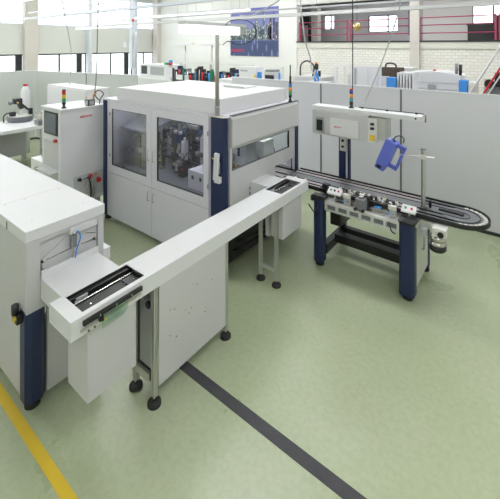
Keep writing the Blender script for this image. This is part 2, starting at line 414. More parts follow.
# ------------------------------------------------------------------ foreground white cabinet
T = Thing('machine_cabinet', 'large white machine cabinet at the left foreground with a flat two-piece lid', 'machine', (-4.6, 1.58, 0))
body = mb(GREYW); X1 = -3.23
body.box(-6.4, X1-0.03, 1.245, 1.905, 0.82, 1.40)
T.part('body', body)
fr = mb(GREYW).frame('X', X1-0.03, X1, 1.24, 1.91, 0.82, 1.40, 1.345, 1.855, 1.06, 1.365)
T.part('front_frame', fr)
T.part('side_panel', mb(GREYW).box(-6.4, -3.42, 1.262, 1.30, 0.06, 0.82), label='lower side panel reaching almost to the floor')
T.part('side_panel', mb(GREYW).box(-6.4, -3.42, 1.87, 1.9, 0.06, 0.82))
T.part('end_panel', mb(GREYW).box(-3.30, -3.27, 1.42, 1.9, 0.06, 0.82))
l1 = mb(WHITE).box(-6.4, -3.972, 1.232, 1.918, 1.404, 1.493, 0.004); T.part('lid', l1)
l2 = mb(WHITE).box(-3.968, -3.222, 1.232, 1.918, 1.404, 1.493, 0.004); ld = T.part('lid', l2)
for y in (1.33, 1.5, 1.82): T.part('hinge_plug', mb(GREYW).cyl((-3.97+0.03, y, 1.4925), (-3.97+0.03, y, 1.4945), 0.012, n=16), ld)
for x, y in ((-3.4, 1.35), (-3.4, 1.8)): T.part('screw_cap', mb(GREYW).cyl((x, y, 1.4925), (x, y, 1.4942), 0.008, n=12), ld)
T.part('lid_latch', mb(MIDG).box(-3.62, -3.60, 1.228, 1.2321, 1.405, 1.47), ld)
p = T.part('corner_post', chpost(-3.40, -3.235, 1.242, 1.40, 0.07, 0.82, 0.04), label='navy blue chamfered corner post')
T.part('foot', mb(RUB).lathe((-3.317, 1.32, 0), (-3.317, 1.32, 0.07), [(0, 0.06), (0.5, 0.06), (0.8, 0.04), (1, 0.03)], 24), p)
T.part('foot', mb(RUB).lathe((-3.317, 1.84, 0), (-3.317, 1.84, 0.1), [(0, 0.06), (0.5, 0.06), (0.8, 0.04), (1, 0.03)], 24))
T.part('foot', mb(RUB).lathe((-6.2, 1.35, 0), (-6.2, 1.35, 0.1), [(0, 0.06), (0.5, 0.06), (0.8, 0.04), (1, 0.03)], 24))
# shutter and its linkage in the recess
T.part('shutter_plate', mb(GREYW).prism([(1.36, 1.075), (1.84, 1.075), (1.84, 1.345), (1.60, 1.33), (1.36, 1.20)], -3.258, -3.246, axis='X'))
T.part('shutter_bracket', mb(WHITE).box(-3.245, -3.205, 1.585, 1.835, 1.335, 1.385, 0.004))
T.part('linkage_rod', mb(STEEL).tube([(-3.236, 1.362, 1.13), (-3.236, 1.362, 1.195), (-3.236, 1.61, 1.205)], 0.004))
T.part('linkage_rod', mb(STEEL).tube([(-3.236, 1.61, 1.205), (-3.236, 1.82, 1.197)], 0.004))
T.part('linkage_rod', mb(STEEL).tube([(-3.236, 1.62, 1.33), (-3.236, 1.83, 1.25)], 0.003))
T.part('pivot', mb(DARK).cyl((-3.246, 1.82, 1.197), (-3.225, 1.82, 1.197), 0.010, n=12)); T.part('pivot', mb(DARK).cyl((-3.246, 1.362, 1.195), (-3.225, 1.362, 1.195), 0.009, n=12))
c_ = T.part('pneumatic_cylinder', mb(STEEL).cyl((-3.215, 1.612, 1.10), (-3.215, 1.612, 1.22), 0.008, n=12).box(-3.235, -3.19, 1.59, 1.635, 1.22, 1.33, 0.004, m=MIDG).cyl((-3.19, 1.60, 1.35), (-3.19, 1.63, 1.35), 0.012, n=12, m=STEEL))
T.part('air_hose', mb(BLUEL).tube(cr([(-3.185, 1.64, 1.36), (-3.17, 1.655, 1.30), (-3.18, 1.625, 1.20), (-3.19, 1.62, 1.13)]), 0.006), c_, label='blue air hose')
T.part('side_box', mb(WHITE).box(-3.40, -3.245, 1.91, 1.99, 0.93, 1.05, 0.004))
c_ = T.part('connector', mb(BLACK).box(-3.40, -3.30, 1.195, 1.242, 0.73, 0.80, 0.008).cyl((-3.36, 1.205, 0.80), (-3.36, 1.205, 0.87), 0.028, n=16), label='black plug connector with yellow mark')
T.part('connector_mark', mb(YEL).box(-3.37, -3.33, 1.190, 1.1952, 0.745, 0.775).box(-3.335, -3.305, 1.190, 1.1952, 0.775, 0.795), c_)

# transfer chute between cabinet and conveyor
T = Thing('transfer_chute', 'white box chute bridging the left cabinet and the near end of the conveyor', 'chute', (-3.0, 1.6, 0.89))
T.part('cover', mb(WHITE).box(-3.2, -2.79, 1.347, 1.843, 0.895, 1.068, 0.004))
T.part('riser', mb(WHITE).box(-3.228, -3.2, 1.347, 1.843, 0.895, 1.128, 0.004))

# ------------------------------------------------------------------ long conveyor
T = Thing('belt_conveyor', 'long white covered conveyor crossing the foreground on aluminium legs', 'conveyor', (-2.63, 2.9, 0))
cx0, cx1 = -2.787, -2.472
cv = mb(WHITE); zt, zm = 1.12, 1.114
for y0, y1 in ((1.222, 1.325), (1.845, 3.905), (4.405, 4.53)): cv.box(cx0, cx1, y0, y1, zm, zt)
for y0, y1 in ((1.325, 1.845), (3.905, 4.405)):
    cv.box(cx0, cx0+0.026, y0, y1, zm, zt); cv.box(cx1-0.04, cx1, y0, y1, zm, zt)
cv.box(cx0+0.006, cx1-0.006, 1.222, 1.228, 0.985, zm); cv.box(cx0+0.006, cx1-0.006, 4.524, 4.53, 0.985, zm)
cv.box(cx0, cx0+0.006, 1.222, 4.53, 0.985, zm); cv.box(cx1-0.006, cx1, 1.222, 4.53, 0.985, zm)
T.part('cover', cv)
for y0, y1 in ((1.30, 1.87), (3.88, 4.43)): T.part('belt_bed', mb(BLACK).box(cx0+0.007, cx1-0.03, y0, y1, 1.0, 1.07).box(cx0+0.007, cx0+0.07, y0, y1, 1.07, 1.10))
for y0, y1 in ((1.33, 1.84), (3.91, 4.40)):
    g = T.part('guide_rail', mb(STEEL).box(-2.668, -2.660, y0, y1, 1.0705, 1.095)); T.part('belt', mb(BLACK).box(-2.655, -2.52, y0, y1, 1.0705, 1.085), label='black rubber belt')
    T.part('rail_end', mb(GREYBOX).box(-2.715, -2.700, y0+0.05, y0+0.14, 1.0705, 1.10, 0.003).cyl((-2.69, y0+0.04, 1.0705), (-2.69, y0+0.04, 1.095), 0.008), g)
    for y in (y0+0.1, y1-0.12, y1-0.05): T.part('bolt', mb(STEEL).cyl((-2.59, y, 1.085), (-2.59, y, 1.090), 0.007, n=10), g)
    T.part('cross_plate', mb(DARK).box(-2.64, -2.53, y1-0.12, y1-0.05, 1.0855, 1.095), g)
sr = T.part('side_slot_rail', mb(BLACK).box(-2.4715, -2.450, 1.305, 1.785, 1.055, 1.088, 0.003), label='black slotted rail in the side opening')
for y in (1.42, 1.55, 1.68): T.part('rail_notch', mb(STEEL).box(-2.452, -2.447, y, y+0.010, 1.064, 1.08), sr)
bar = T.part('side_bar', mb(ALU).box(-2.4715, -2.462, 1.29, 1.78, 1.015, 1.03))
T.part('clear_guard', mb(CLEARG).prism([(1.44, 0.96), (1.62, 0.965), (1.655, 1.0), (1.655, 1.045), (1.47, 1.05), (1.44, 1.02)], -2.455, -2.451, axis='X'), label='clear greenish guard plate')
f_ = T.part('clamp', mb(BLACK).box(-2.4715, -2.445, 1.42, 1.45, 1.02, 1.056, 0.003).cyl((-2.45, 1.435, 1.035), (-2.43, 1.435, 1.035), 0.008, n=12))
T.part('clamp_lever', mb(YEL).box(-2.445, -2.438, 1.452, 1.466, 1.018, 1.032, 0.002), f_)
T.part('side_plate', mb(ALUL).box(-2.4715, -2.466, 1.33, 1.41, 0.988, 1.015)); 
for y in (1.345, 1.39): T.part('bolt', mb(DARK).cyl((-2.467, y, 1.0), (-2.458, y, 1.0), 0.006, n=10))
T.part('end_box', mb(GREYW).box(-2.77, -2.488, 1.35, 1.75, 0.465, 0.985, 0.004), label='white drive box under the near end')
T.part('end_box', mb(GREYW).box(-2.66, -2.488, 3.90, 4.365, 0.55, 0.985, 0.004), label='white drive box under the far end')
T.part('end_box', mb(WHITE).box(-2.775, -2.72, 3.93, 4.3, 0.51, 0.985, 0.003))
sk = mb(GREYW).box(-2.482, -2.474, 1.965, 2.80, 0.15, 0.985)
s_ = T.part('skirt_panel', sk, label='large grey-white side panel with small bolts')
for y, z in ((2.08, 0.72), (2.13, 0.70), (2.35, 0.80), (2.4, 0.78), (2.08, 0.50), (2.15, 0.45), (2.3, 0.57), (2.33, 0.60), (2.5, 0.47), (2.52, 0.5), (2.25, 0.62), (2.6, 0.72)):
    T.part('bolt', mb(STEEL).cyl((-2.475, y, z), (-2.470, y, z), 0.007, n=10), s_)
T.part('skirt_panel', mb(GREYW).box(-2.782, -2.776, 1.965, 2.80, 0.15, 0.985))
ep = T.part('skirt_end', mb(GREYBOX).box(-2.735, -2.525, 1.955, 1.961, 0.24, 0.985)); 
T.part('skirt_end', mb(GREYW).box(-2.74, -2.52, 2.80, 2.806, 0.15, 0.985))
T.part('gasket', mb(BLACK).frame('Y', -2.742, -2.518, 1.948, 1.955, 0.235, 0.985, -2.727, -2.533, 0.25, 0.97), ep, label='black door gasket')
T.part('handle', mb(BLACK).cyl((-2.58, 1.945, 0.80), (-2.58, 1.925, 0.80), 0.03, n=20).cyl((-2.58, 1.93, 0.88), (-2.58, 1.90, 0.88), 0.022, n=16, m=MIDG), ep)
T.part('air_fitting', mb(BLUEL).cyl((-2.66, 1.94, 0.93), (-2.56, 1.90, 0.945), 0.012, n=12).box(-2.72, -2.66, 1.92, 1.95, 0.90, 0.96, 0.003, m=DARK).cyl((-2.6, 1.90, 0.945), (-2.55, 1.89, 0.96), 0.016, n=12, m=STEEL), ep)
LEGS = [(-2.505, 1.94), (-2.76, 1.94), (-2.505, 2.835), (-2.76, 2.835), (-2.53, 3.82), (-2.77, 3.82)]
for i, (x, y) in enumerate(LEGS):
    lg = T.part('leg', prof(x, y, 0.065, 0.985)); foot(None, T, x, y, 0.057, 0.04, 0.075, lg)
T.part('crossbar', mb(ALU).box(-2.74, -2.525, 1.925, 1.957, 0.16, 0.225)); T.part('crossbar', mb(ALU).box(-2.75, -2.55, 3.805, 3.835, 0.165, 0.215))
T.part('crossbar', mb(ALU).box(-2.74, -2.525, 2.82, 2.85, 0.16, 0.2))
T.part('leg_bracket', mb(DARK).box(-2.54, -2.526, 1.915, 1.93, 0.2, 0.28))

# side transfer box at far end of conveyor
T = Thing('transfer_chute', 'white box chute joining the far end of the conveyor to the glazed enclosure', 'chute', (-2.95, 4.2, 0.9))
T.part('cover', mb(WHITE).box(-3.115, -2.789, 4.005, 4.395, 0.90, 1.118, 0.004))
for z in (0.96, 1.03): T.part('knob', mb(BLACK).cyl((-3.09, 4.004, z), (-3.09, 3.985, z), 0.012, n=12))

# ------------------------------------------------------------------ big glazed enclosure
T = Thing('machine_enclosure', 'large white machine enclosure with two glazed doors and navy corner posts', 'machine', (-4.45, 4.36, 0))
EX0, EX1, EY0, EY1 = -5.82, -3.08, 3.5, 5.24
fp = T.part('corner_post', chpost(-3.365, -3.085, 3.485, 3.575, 0.08, 2.065, 0.035), label='wide navy corner post at the front')
T.part('post_cap', mb(BEIGE).prism([(-3.33, 3.48), (-3.12, 3.48), (-3.08, 3.52), (-3.08, 3.575), (-3.37, 3.575), (-3.37, 3.52)], 2.065, 2.073), fp)
T.part('corner_post', chpost(-5.93, -5.82, 3.49, 3.62, 0.08, 2.05, 0.02))
T.part('corner_post', chpost(-3.17, -3.07, 5.20, 5.31, 0.08, 2.07, 0.02))
T.part('corner_post', chpost(-5.93, -5.82, 5.18, 5.29, 0.08, 2.05, 0.02))
for x, y in ((-5.86, 3.56), (-3.22, 3.6), (-3.12, 5.24), (-5.88, 5.24)): T.part('foot', mb(RUB).lathe((x, y, 0), (x, y, 0.08), [(0, 0.06), (0.5, 0.06), (0.7, 0.04), (1, 0.03)], 20))
# door frame and doors
T.part('door_frame', mb(LAV).frame('Y', EX0, -3.366, 3.515, 3.56, 0.08, 2.06, -5.70, -3.40, 0.10, 2.04))
for (x0, x1, wx0, wx1, hx) in ((-5.715, -4.582, -5.655, -4.705, -4.645), (-4.572, -3.385, -4.457, -3.480, -4.525)):
    d = T.part('door', mb(LAV).frame('Y', x0, x1, 3.495, 3.525, 0.838, 2.045, wx0, wx1, 0.968, 1.925))
    T.part('window_pane', mb(SMOKE).box(wx0, wx1, 3.508, 3.514, 0.968, 1.925), d, label='smoked window pane')
    T.part('seal', mb(BLACK).frame('Y', wx0, wx1, 3.500, 3.522, 0.968, 1.925, wx0+0.008, wx1-0.008, 0.976, 1.917), d)
    def handle(z0, z1, par): T.part('handle', mb(STEEL).tube([(hx, 3.495, z0), (hx, 3.465, z0), (hx, 3.465, z1), (hx, 3.495, z1)], 0.006), par)
    handle(1.24, 1.39, d)
    d2 = T.part('lower_door', mb(LAV).box(x0, x1, 3.495, 3.525, 0.09, 0.828, 0.003)); handle(0.63, 0.76, d2)
    hz = x0+0.01 if x0 < -5 else x1-0.01
    for z in (1.1, 1.8): T.part('hinge', mb(MIDG).box(hz-0.008, hz+0.008, 3.487, 3.495, z, z+0.06), d)
# right hand face
T.part('cover_hood', mb(GREYW).prism([(-3.12, 1.66), (-3.055, 1.675), (-3.045, 1.70), (-3.045, 2.04), (-3.07, 2.07), (-3.12, 2.07)], 3.58, 5.26, axis='Y', bev=0.006), label='raised sheet metal cover above the side window')
sp = T.part('side_panel', mb(GREYW).frame('X', -3.12, -3.085, 3.578, 5.20, 1.28, 1.68, 3.62, 5.03, 1.365, 1.64).box(-3.12, -3.085, 3.578, 4.63, 0.94, 1.28).box(-3.12, -3.085, 5.18, 5.20, 0.94, 1.28).box(-3.12, -3.085, 4.63, 5.18, 1.17, 1.28))
T.part('window_pane', mb(PANE).box(-3.105, -3.10, 3.62, 5.03, 1.365, 1.64), sp)
T.part('seal', mb(BLACK).frame('X', -3.118, -3.088, 3.62, 5.03, 1.365, 1.64, 3.627, 5.023, 1.372, 1.633), sp)
T.part('base_panel', mb(DARK).box(-3.22, -3.20, 3.60, 5.20, 0.1, 0.94), label='dark recessed base panel')
T.part('base_frame', mb(GREYW).box(-3.20, -3.09, 3.60, 5.2, 0.85, 0.94))
# back face, left face
bp = T.part('back_panel', mb(LAV).frame('Y', EX0, -3.17, 5.22, 5.25, 0.10, 2.06, -4.9, -3.25, 1.0, 1.95)); T.part('window_pane', mb(PANE).box(-4.9, -3.25, 5.232, 5.238, 1.0, 1.95), bp)
T.part('left_panel', mb(GREYBOX).box(-5.86, -5.83, 3.62, 5.18, 0.10, 2.05))
# roof and raised hood
T.part('roof', mb(LAV).box(-5.93, -3.38, 3.497, 5.30, 2.048, 2.078, 0.003).box(-3.38, -3.06, 3.58, 5.30, 2.0705, 2.078))
P0 = [(-5.60, 3.56), (-3.28, 3.60), (-3.28, 5.22), (-5.60, 5.22)]
hb = mb(WHITE).prism(P0, 2.078, 2.28, bev=0.006); hb_ = T.part('roof_hood', hb)
T.part('seam_strip', mb(DARK).box(-3.115, -3.062, 3.60, 5.28, 2.0785, 2.088))
T.part('roof_tray', mb(WHITE).box(-4.2, -3.75, 4.7, 5.05, 2.2805, 2.30, 0.003).box(-4.2, -3.75, 4.7, 4.72, 2.30, 2.315), hb_)
# interior: bed plate, modules
bed = T.part('bed_plate', mb(MIDG).box(-5.75, -3.25, 3.60, 5.15, 0.90, 0.94))
T.part('lower_bay', mb(GREYBOX).box(-5.75, -3.3, 3.60, 5.1, 0.12, 0.9))
T.part('rear_liner', mb(MIDG).box(-5.78, -4.95, 5.10, 5.14, 0.94, 2.0))
m_ = T.part('control_housing', mb(WHITE).box(-3.95, -3.45, 3.66, 3.95, 0.94, 1.20, 0.004)); 
for i in range(3): T.part('socket', mb(BLACK).box(-3.88+i*0.16, -3.84+i*0.16, 3.655, 3.66, 1.08, 1.13, 0.001), m_)
m_ = T.part('rotary_table', mb(STEEL).cyl((-4.15, 4.55, 0.94), (-4.15, 4.55, 1.02), 0.42, n=40).cyl((-4.15, 4.55, 1.02), (-4.15, 4.55, 1.06), 0.36, n=40, m=DARK))
for i in range(12):
    a = i*math.pi/6; x = -4.15+0.36*math.cos(a); y = 4.55+0.36*math.sin(a)
    T.part('nest', mb(STEEL if i % 2 else DARK).box(x-0.03, x+0.03, y-0.03, y+0.03, 1.02, 1.10, 0.004).cyl((x, y, 1.10), (x, y, 1.13), 0.012, n=8, m=STEEL), m_)
for i, (x, y, h, mt) in enumerate([(-5.45, 4.1, 0.42, MIDG), (-5.15, 4.35, 0.35, DARK), (-4.92, 3.95, 0.30, STEEL), (-5.3, 4.75, 0.55, MIDG), (-4.7, 4.85, 0.6, ALUL), (-4.35, 3.92, 0.25, DARK), (-3.62, 4.35, 0.42, MIDG), (-4.05, 5.0, 0.5, ALUL), (-3.5, 4.85, 0.38, GREYBOX), (-4.62, 4.2, 0.45, DARK)]):
    q = T.part('station', mb(mt).box(x-0.06, x+0.06, y-0.05, y+0.05, 0.94, 0.94+h, 0.004).box(x-0.09, x+0.05, y-0.14, y+0.02, 0.94+h*0.75, 0.94+h, 0.004, m=STEEL).cyl((x-0.04, y-0.10, 0.94+h*0.4), (x-0.04, y-0.10, 0.94+h*0.75), 0.018, n=12, m=ALUL))
    T.part('gripper', mb(DARK).box(x-0.065, x-0.045, y-0.12, y-0.08, 0.94+h*0.28, 0.94+h*0.4).box(x-0.035, x-0.015, y-0.12, y-0.08, 0.94+h*0.28, 0.94+h*0.4), q)
    T.part('sensor', mb([BLUEL, RED, YEL, GREEN][i % 4]).box(x+0.045, x+0.07, y-0.09, y-0.06, 0.94+h*0.5, 0.94+h*0.58), q)
    T.part('hose', mb(BLACK).tube(cr([(x, y, 0.94+h), (x+0.05, y+0.05, 1.05+h), (x+0.15, y+0.1, 1.0+h), (x+0.2, y+0.15, 1.02)]), 0.008), q)
for y in (3.64, 4.95): T.part('lamp_tube', mb(ILAMP).cyl((-5.6, y, 2.02), (-3.3, y, 2.02), 0.014, n=10))
T.part('inner_track', mb(TRACK).box(-4.0, -3.05, 4.72, 5.15, 0.9405, 0.965).box(-4.0, -3.05, 4.72, 4.74, 0.965, 0.985, m=BLACK).box(-4.0, -3.05, 4.9, 4.915, 0.965, 0.98, m=BLACK).box(-4.0, -3.05, 5.13, 5.15, 0.965, 0.985, m=BLACK))
rq = random.Random(21)
for i in range(22):
    x = rq.uniform(-5.5, -3.75); y = rq.uniform(3.75, 4.6) if x < -4.7 else rq.uniform(4.0, 5.0); h = rq.uniform(0.15, 0.6); w_ = rq.uniform(0.03, 0.07)
    mt = [DARK, MIDG, BLACK, GREYBOX, STEEL, DARK, NAVY][i % 7]
    q = T.part('module', mb(mt).box(x-w_, x+w_, y-w_, y+w_, 0.9405, 0.94+h, 0.004).box(x-w_*2, x+w_*0.6, y-w_*1.6, y-w_, 0.94+h*0.5, 0.94+h*0.62, m=STEEL).cyl((x, y, 0.94+h), (x, y, 0.99+h), w_*0.5, n=10, m=ALU))
    T.part('hose', mb([BLACK, BLUEL, DARK][i % 3]).tube(cr([(x, y, 0.99+h), (x+0.04, y, 1.1+h), (x+0.12, y+0.05, 1.05+h), (x+0.16, y+0.1, 0.96)]), 0.006), q)
T.part('inner_hood', mb(MIDG).prism([(3.7, 1.55), (4.9, 1.9), (4.9, 1.93), (3.7, 1.58)], -5.7, -4.95, axis='X'), label='sloping grey inner hood behind the left door')
T.part('inner_frame', mb(DARK).box(-5.2, -3.7, 4.0, 4.03, 1.12, 1.16).box(-5.2, -3.7, 4.4, 4.43, 1.25, 1.29).box(-5.2, -5.16, 4.0, 4.03, 0.94, 1.12).box(-3.74, -3.7, 4.0, 4.03, 0.94, 1.12).box(-5.2, -5.16, 4.4, 4.43, 0.94, 1.25).box(-3.74, -3.7, 4.4, 4.43, 0.94, 1.25))
T.part('light_strip', mb(mat('blue_lens', (0.03, 0.10, 0.9), 0.3, noise=0.02)).box(-3.62, -3.56, 3.70, 3.74, 1.55, 1.85, 0.004), label='vertical blue strip')
T.part('crossbeam', mb(ALU).box(-5.75, -4.55, 4.4, 4.46, 1.55, 1.61)); T.part('crossbeam', mb(ALU).box(-4.5, -3.3, 4.95, 5.0, 1.75, 1.8))
T.part('valve_box', mb(GREYBOX).box(-4.45, -4.05, 4.98, 5.1, 1.45, 1.8, 0.004)); T.part('cable_chain', mb(BLACK).tube(cr([(-3.45, 4.2, 1.36), (-3.42, 4.2, 1.60), (-3.46, 4.5, 1.68), (-3.5, 4.75, 1.50), (-3.5, 4.8, 1.32)]), 0.02))
T.part('inner_cover', mb(GREYBOX).box(-3.75, -3.35, 4.25, 4.5, 1.20, 1.52, 0.01)); T.part('inner_cover', mb(ALUL).box(-3.45, -3.3, 4.62, 4.9, 1.25, 1.50, 0.008))

# handset clipped on the front post
T = Thing('control_pendant', 'white handheld control pendant clipped on the front navy post', 'pendant', (-3.2, 3.45, 1.24))
T.part('body', mb(WHITE).box(-3.235, -3.165, 3.425, 3.465, 1.27, 1.62, 0.012, rot=RY(4)).box(-3.23, -3.14, 3.43, 3.484, 1.24, 1.32, 0.01))
T.part('bracket', mb(ALU).box(-3.23, -3.17, 3.464, 3.486, 1.35, 1.5)); T.part('cable', mb(YEL).tube([(-3.235, 3.45, 1.53), (-3.28, 3.46, 1.535), (-3.30, 3.484, 1.53)], 0.008))

# lamp on a pole above the enclosure
T = Thing('pole_lamp', 'long bright luminaire on a grey pole rising from the enclosure corner', 'lamp', (-3.29, 3.58, 2.07))
T.part('pole', mb(mat('grey_pole', (0.40, 0.39, 0.36), 0.4, metal=0.3, noise=0.04)).cyl((-3.29, 3.56, 2.155), (-3.29, 3.56, 3.135), 0.026, n=20))
T.part('pole_socket', mb(GREYBOX).lathe((-3.29, 3.56, 2.0731), (-3.29, 3.56, 2.20), [(0, 0.034), (0.7, 0.032), (0.72, 0.036), (1, 0.03)], 20))
h_ = T.part('lamp_housing', mb(WHITE).box(-3.34, -3.20, 2.93, 4.07, 3.245, 3.285, 0.004)); T.part('diffuser', mb(LAMP).box(-3.335, -3.205, 2.935, 3.93, 3.135, 3.245, 0.003), h_)
T.part('end_cap', mb(GREYBOX).box(-3.335, -3.205, 3.932, 4.07, 3.145, 3.245, 0.003), h_)
T.part('cable', mb(BLACK).tube(cr([(-3.2, 3.62, 3.26), (-3.2, 3.75, 3.33), (-3.15, 4.0, 3.34), (-3.1, 4.15, 3.24), (-3.12, 4.12, 3.08), (-3.2, 3.9, 3.0), (-3.22, 3.7, 3.05), (-3.22, 3.6, 3.0)]), 0.006), h_)

sl = stack_light('signal light with blue, amber and green lenses on the far enclosure corner', -3.11, 5.10, 2.0885, [GREEN, AMB, BLUEL], r=0.026, hl=0.062, base=0.03, pole=0.04)
sl.part('antenna', mb(BLACK).cyl((-3.11, 5.10, 2.40), (-3.11, 5.10, 2.50), 0.018, n=12).cyl((-3.11, 5.10, 2.50), (-3.11, 5.10, 2.68), 0.010, n=8))
# dark hoses between enclosure and conveyor
for i, (z, x) in enumerate(((0.62, -3.0), (0.5, -2.95), (0.36, -3.02))):
    single('corrugated_hose', mb(BLACK).tube(cr([(x-0.15, 3.75, z-0.1), (x, 3.8, z-0.02), (x+0.02, 4.1, z), (x, 4.5, z+0.02), (x-0.15, 4.72, z+0.05)]), 0.024),
           ['black corrugated hose beside the enclosure base, topmost of three', 'black corrugated hose beside the enclosure base, middle of three', 'black corrugated hose beside the enclosure base, lowest of three'][i], 'hose', (x, 4.2, z), 'hoses between conveyor and enclosure')

# ------------------------------------------------------------------ work table with chain conveyor
T = Thing('work_table', 'navy legged machine table with aluminium deck standing alone at right', 'table', (-1.7, 4.95, 0))
for (x0, x1, y0, y1, l) in ((-2.385, -2.25, 4.50, 4.66, 'left'), (-1.26, -1.09, 4.505, 4.67, 'right'), (-2.34, -2.24, 5.22, 5.34, 'b'), (-1.20, -1.09, 5.24, 5.38, 'c')):
    lg = T.part('leg', chpost(x0, x1, y0, y1, 0.06, 0.90 if y0 < 5 else 0.8645, 0.03))
    cx_, cy_ = (x0+x1)/2, (y0+y1)/2
    T.part('foot', mb(RUB).lathe((cx_, cy_, 0), (cx_, cy_, 0.06), [(0, 0.055), (0.6, 0.055), (1, 0.03)], 20), lg)
    if y0 < 5: T.part('leg_cap', mb(BLACK).prism([(x0-0.01, y0+0.02), (x0+0.02, y0-0.01), (x1-0.02, y0-0.01), (x1+0.01, y0+0.02), (x1+0.01, y1), (x0-0.01, y1)], 0.90, 0.925), lg)
T.part('end_panel', mb(CREAM).box(-1.115, -1.095, 4.67, 5.24, 0.12, 0.90), label='cream end panel')
T.part('stretcher', mb(BLACK).box(-2.24, -1.20, 4.88, 5.0, 0.20, 0.31, 0.004)); T.part('stretcher', mb(BLACK).box(-2.24, -1.20, 5.16, 5.24, 0.20, 0.30, 0.004))
T.part('stretcher', mb(BLACK).box(-2.34, -2.25, 4.66, 5.22, 0.12, 0.24, 0.004)); T.part('stretcher', mb(BLACK).box(-1.20, -1.12, 4.67, 5.24, 0.12, 0.24, 0.004))
T.part('deck', mb(ALUL).box(-2.40, -1.07, 4.58, 5.40, 0.865, 0.885, 0.003))
rail = mb(ALUL)
rail.box(-2.23, -1.26, 4.54, 4.58, 0.855, 0.885); rail.box(-2.23, -1.26, 4.54, 4.58, 0.77, 0.79)
for i in range(7): x = -2.23+i*0.97/6.2; rail.box(x, x+0.035, 4.54, 4.58, 0.79, 0.855)
T.part('front_rail', rail); T.part('slot_back', mb(MIDG).box(-2.23, -1.26, 4.565, 4.578, 0.79, 0.855))
T.part('hook', mb(DARK).tube(cr([(-1.38, 4.55, 0.86), (-1.36, 4.50, 0.84), (-1.33, 4.49, 0.78), (-1.30, 4.52, 0.75)]), 0.008))
T.part('drawer_unit', mb(BLACK).box(-2.245, -2.09, 4.75, 5.1, 0.5, 0.86, 0.004), label='dark unit under the deck'); T.part('drawer_mark', mb(YEL).box(-2.22, -2.15, 4.745, 4.75, 0.70, 0.73))
T.part('deck_plate', mb(STEEL).box(-2.1, -1.45, 4.595, 4.66, 0.885, 0.90, 0.002))
T.part('mounting_block', mb(DARK).box(-2.40, -2.22, 4.51, 4.60, 0.9255, 0.955, 0.004).box(-2.43, -2.388, 4.52, 4.56, 0.86, 0.93, 0.004))

def chain_conv():
    T = Thing('chain_conveyor', 'dark oval chain conveyor running out of the enclosure to a rounded right end', 'conveyor', (-2.0, 5.0, 0.885))
    xa, xe, yc = -3.04, -0.68, 5.01
    def oval(r, n=24): return [(xa, yc-r), (xe, yc-r)]+[(xe+r*math.sin(math.pi*i/n), yc-r*math.cos(math.pi*i/n)) for i in range(1, n)]+[(xe, yc+r), (xa, yc+r)]
    def ring(b, r0, r1, z0, z1, m=None):
        o, i = oval(r1), oval(r0)
        n = len(o); lo = [[b.bm.verts.new((p[0], p[1], z)) for p in q] for q in (o, i) for z in (z0, z1)]
        ol, oh, il, ih = lo; fs = []
        for k in range(n-1):
            for q in ((ol[k], ol[k+1], oh[k+1], oh[k]), (il[k+1], il[k], ih[k], ih[k+1]), (oh[k], oh[k+1], ih[k+1], ih[k]), (ol[k+1], ol[k], il[k], il[k+1])): fs.append(b.bm.faces.new(q))
        fs.append(b.bm.faces.new((ol[0], oh[0], ih[0], il[0]))); fs.append(b.bm.faces.new((ol[-1], il[-1], ih[-1], oh[-1])))
        b._m(fs, m); return b
    T.part('bed', mb(MIDG).prism(oval(0.284), 0.935, 0.955))
    T.part('outer_rim', ring(mb(BLACK), 0.284, 0.298, 0.93, 0.98), label='black outer guide rim')
    T.part('inner_rail', ring(mb(BLACK), 0.192, 0.2, 0.955, 0.972)); 
    T.part('inner_rail', ring(mb(DARK), 0.085, 0.095, 0.955, 0.97))
    T.part('centre_plate', mb(MIDG).prism(oval(0.08), 0.955, 0.965))
    [T.part('slide_strip', mb(TRACK).box(-3.035, -1.12, yc+sg*u0 if sg > 0 else yc-u1, yc+sg*u1 if sg > 0 else yc-u0, 0.9552, 0.960)) for sg in (-1, 1) for u0, u1 in ((0.203, 0.28), (0.098, 0.188))]; T.part('carrier_beam', mb(ALU).box(-2.9, -0.75, yc-0.2, yc+0.2, 0.886, 0.9345)); T.part('end_disc', mb(MIDG).cyl((xe, yc, 0.956), (xe, yc, 0.964), 0.205, n=40)); T.part('end_hub', mb(DARK).cyl((xe, yc, 0.968), (xe, yc, 0.99), 0.035, n=20))
    T.part('chain_cover', mb(BLACK).box(-0.92, -0.70, yc-0.02, yc+0.02, 0.968, 0.985, 0.003))
    for i in range(14):
        a = math.radians(-84+i*168/13); r = 0.248; x = xe+r*math.cos(a); y = yc+r*math.sin(a)
        T.part('link_plate', mb(CREAM).box(x-0.019, x+0.019, y-0.018, y+0.018, 0.956, 0.968, rot=RZ(math.degrees(a)+90), piv=(x, y, 0.96)).box(x-0.005, x+0.005, y-0.005, y+0.005, 0.968, 0.972))
    return T
T = chain_conv()
for x in (-2.9, -0.95): T.part('support', mb(ALU).box(x-0.03, x+0.03, 4.85, 5.15, 0.83, 0.8855))
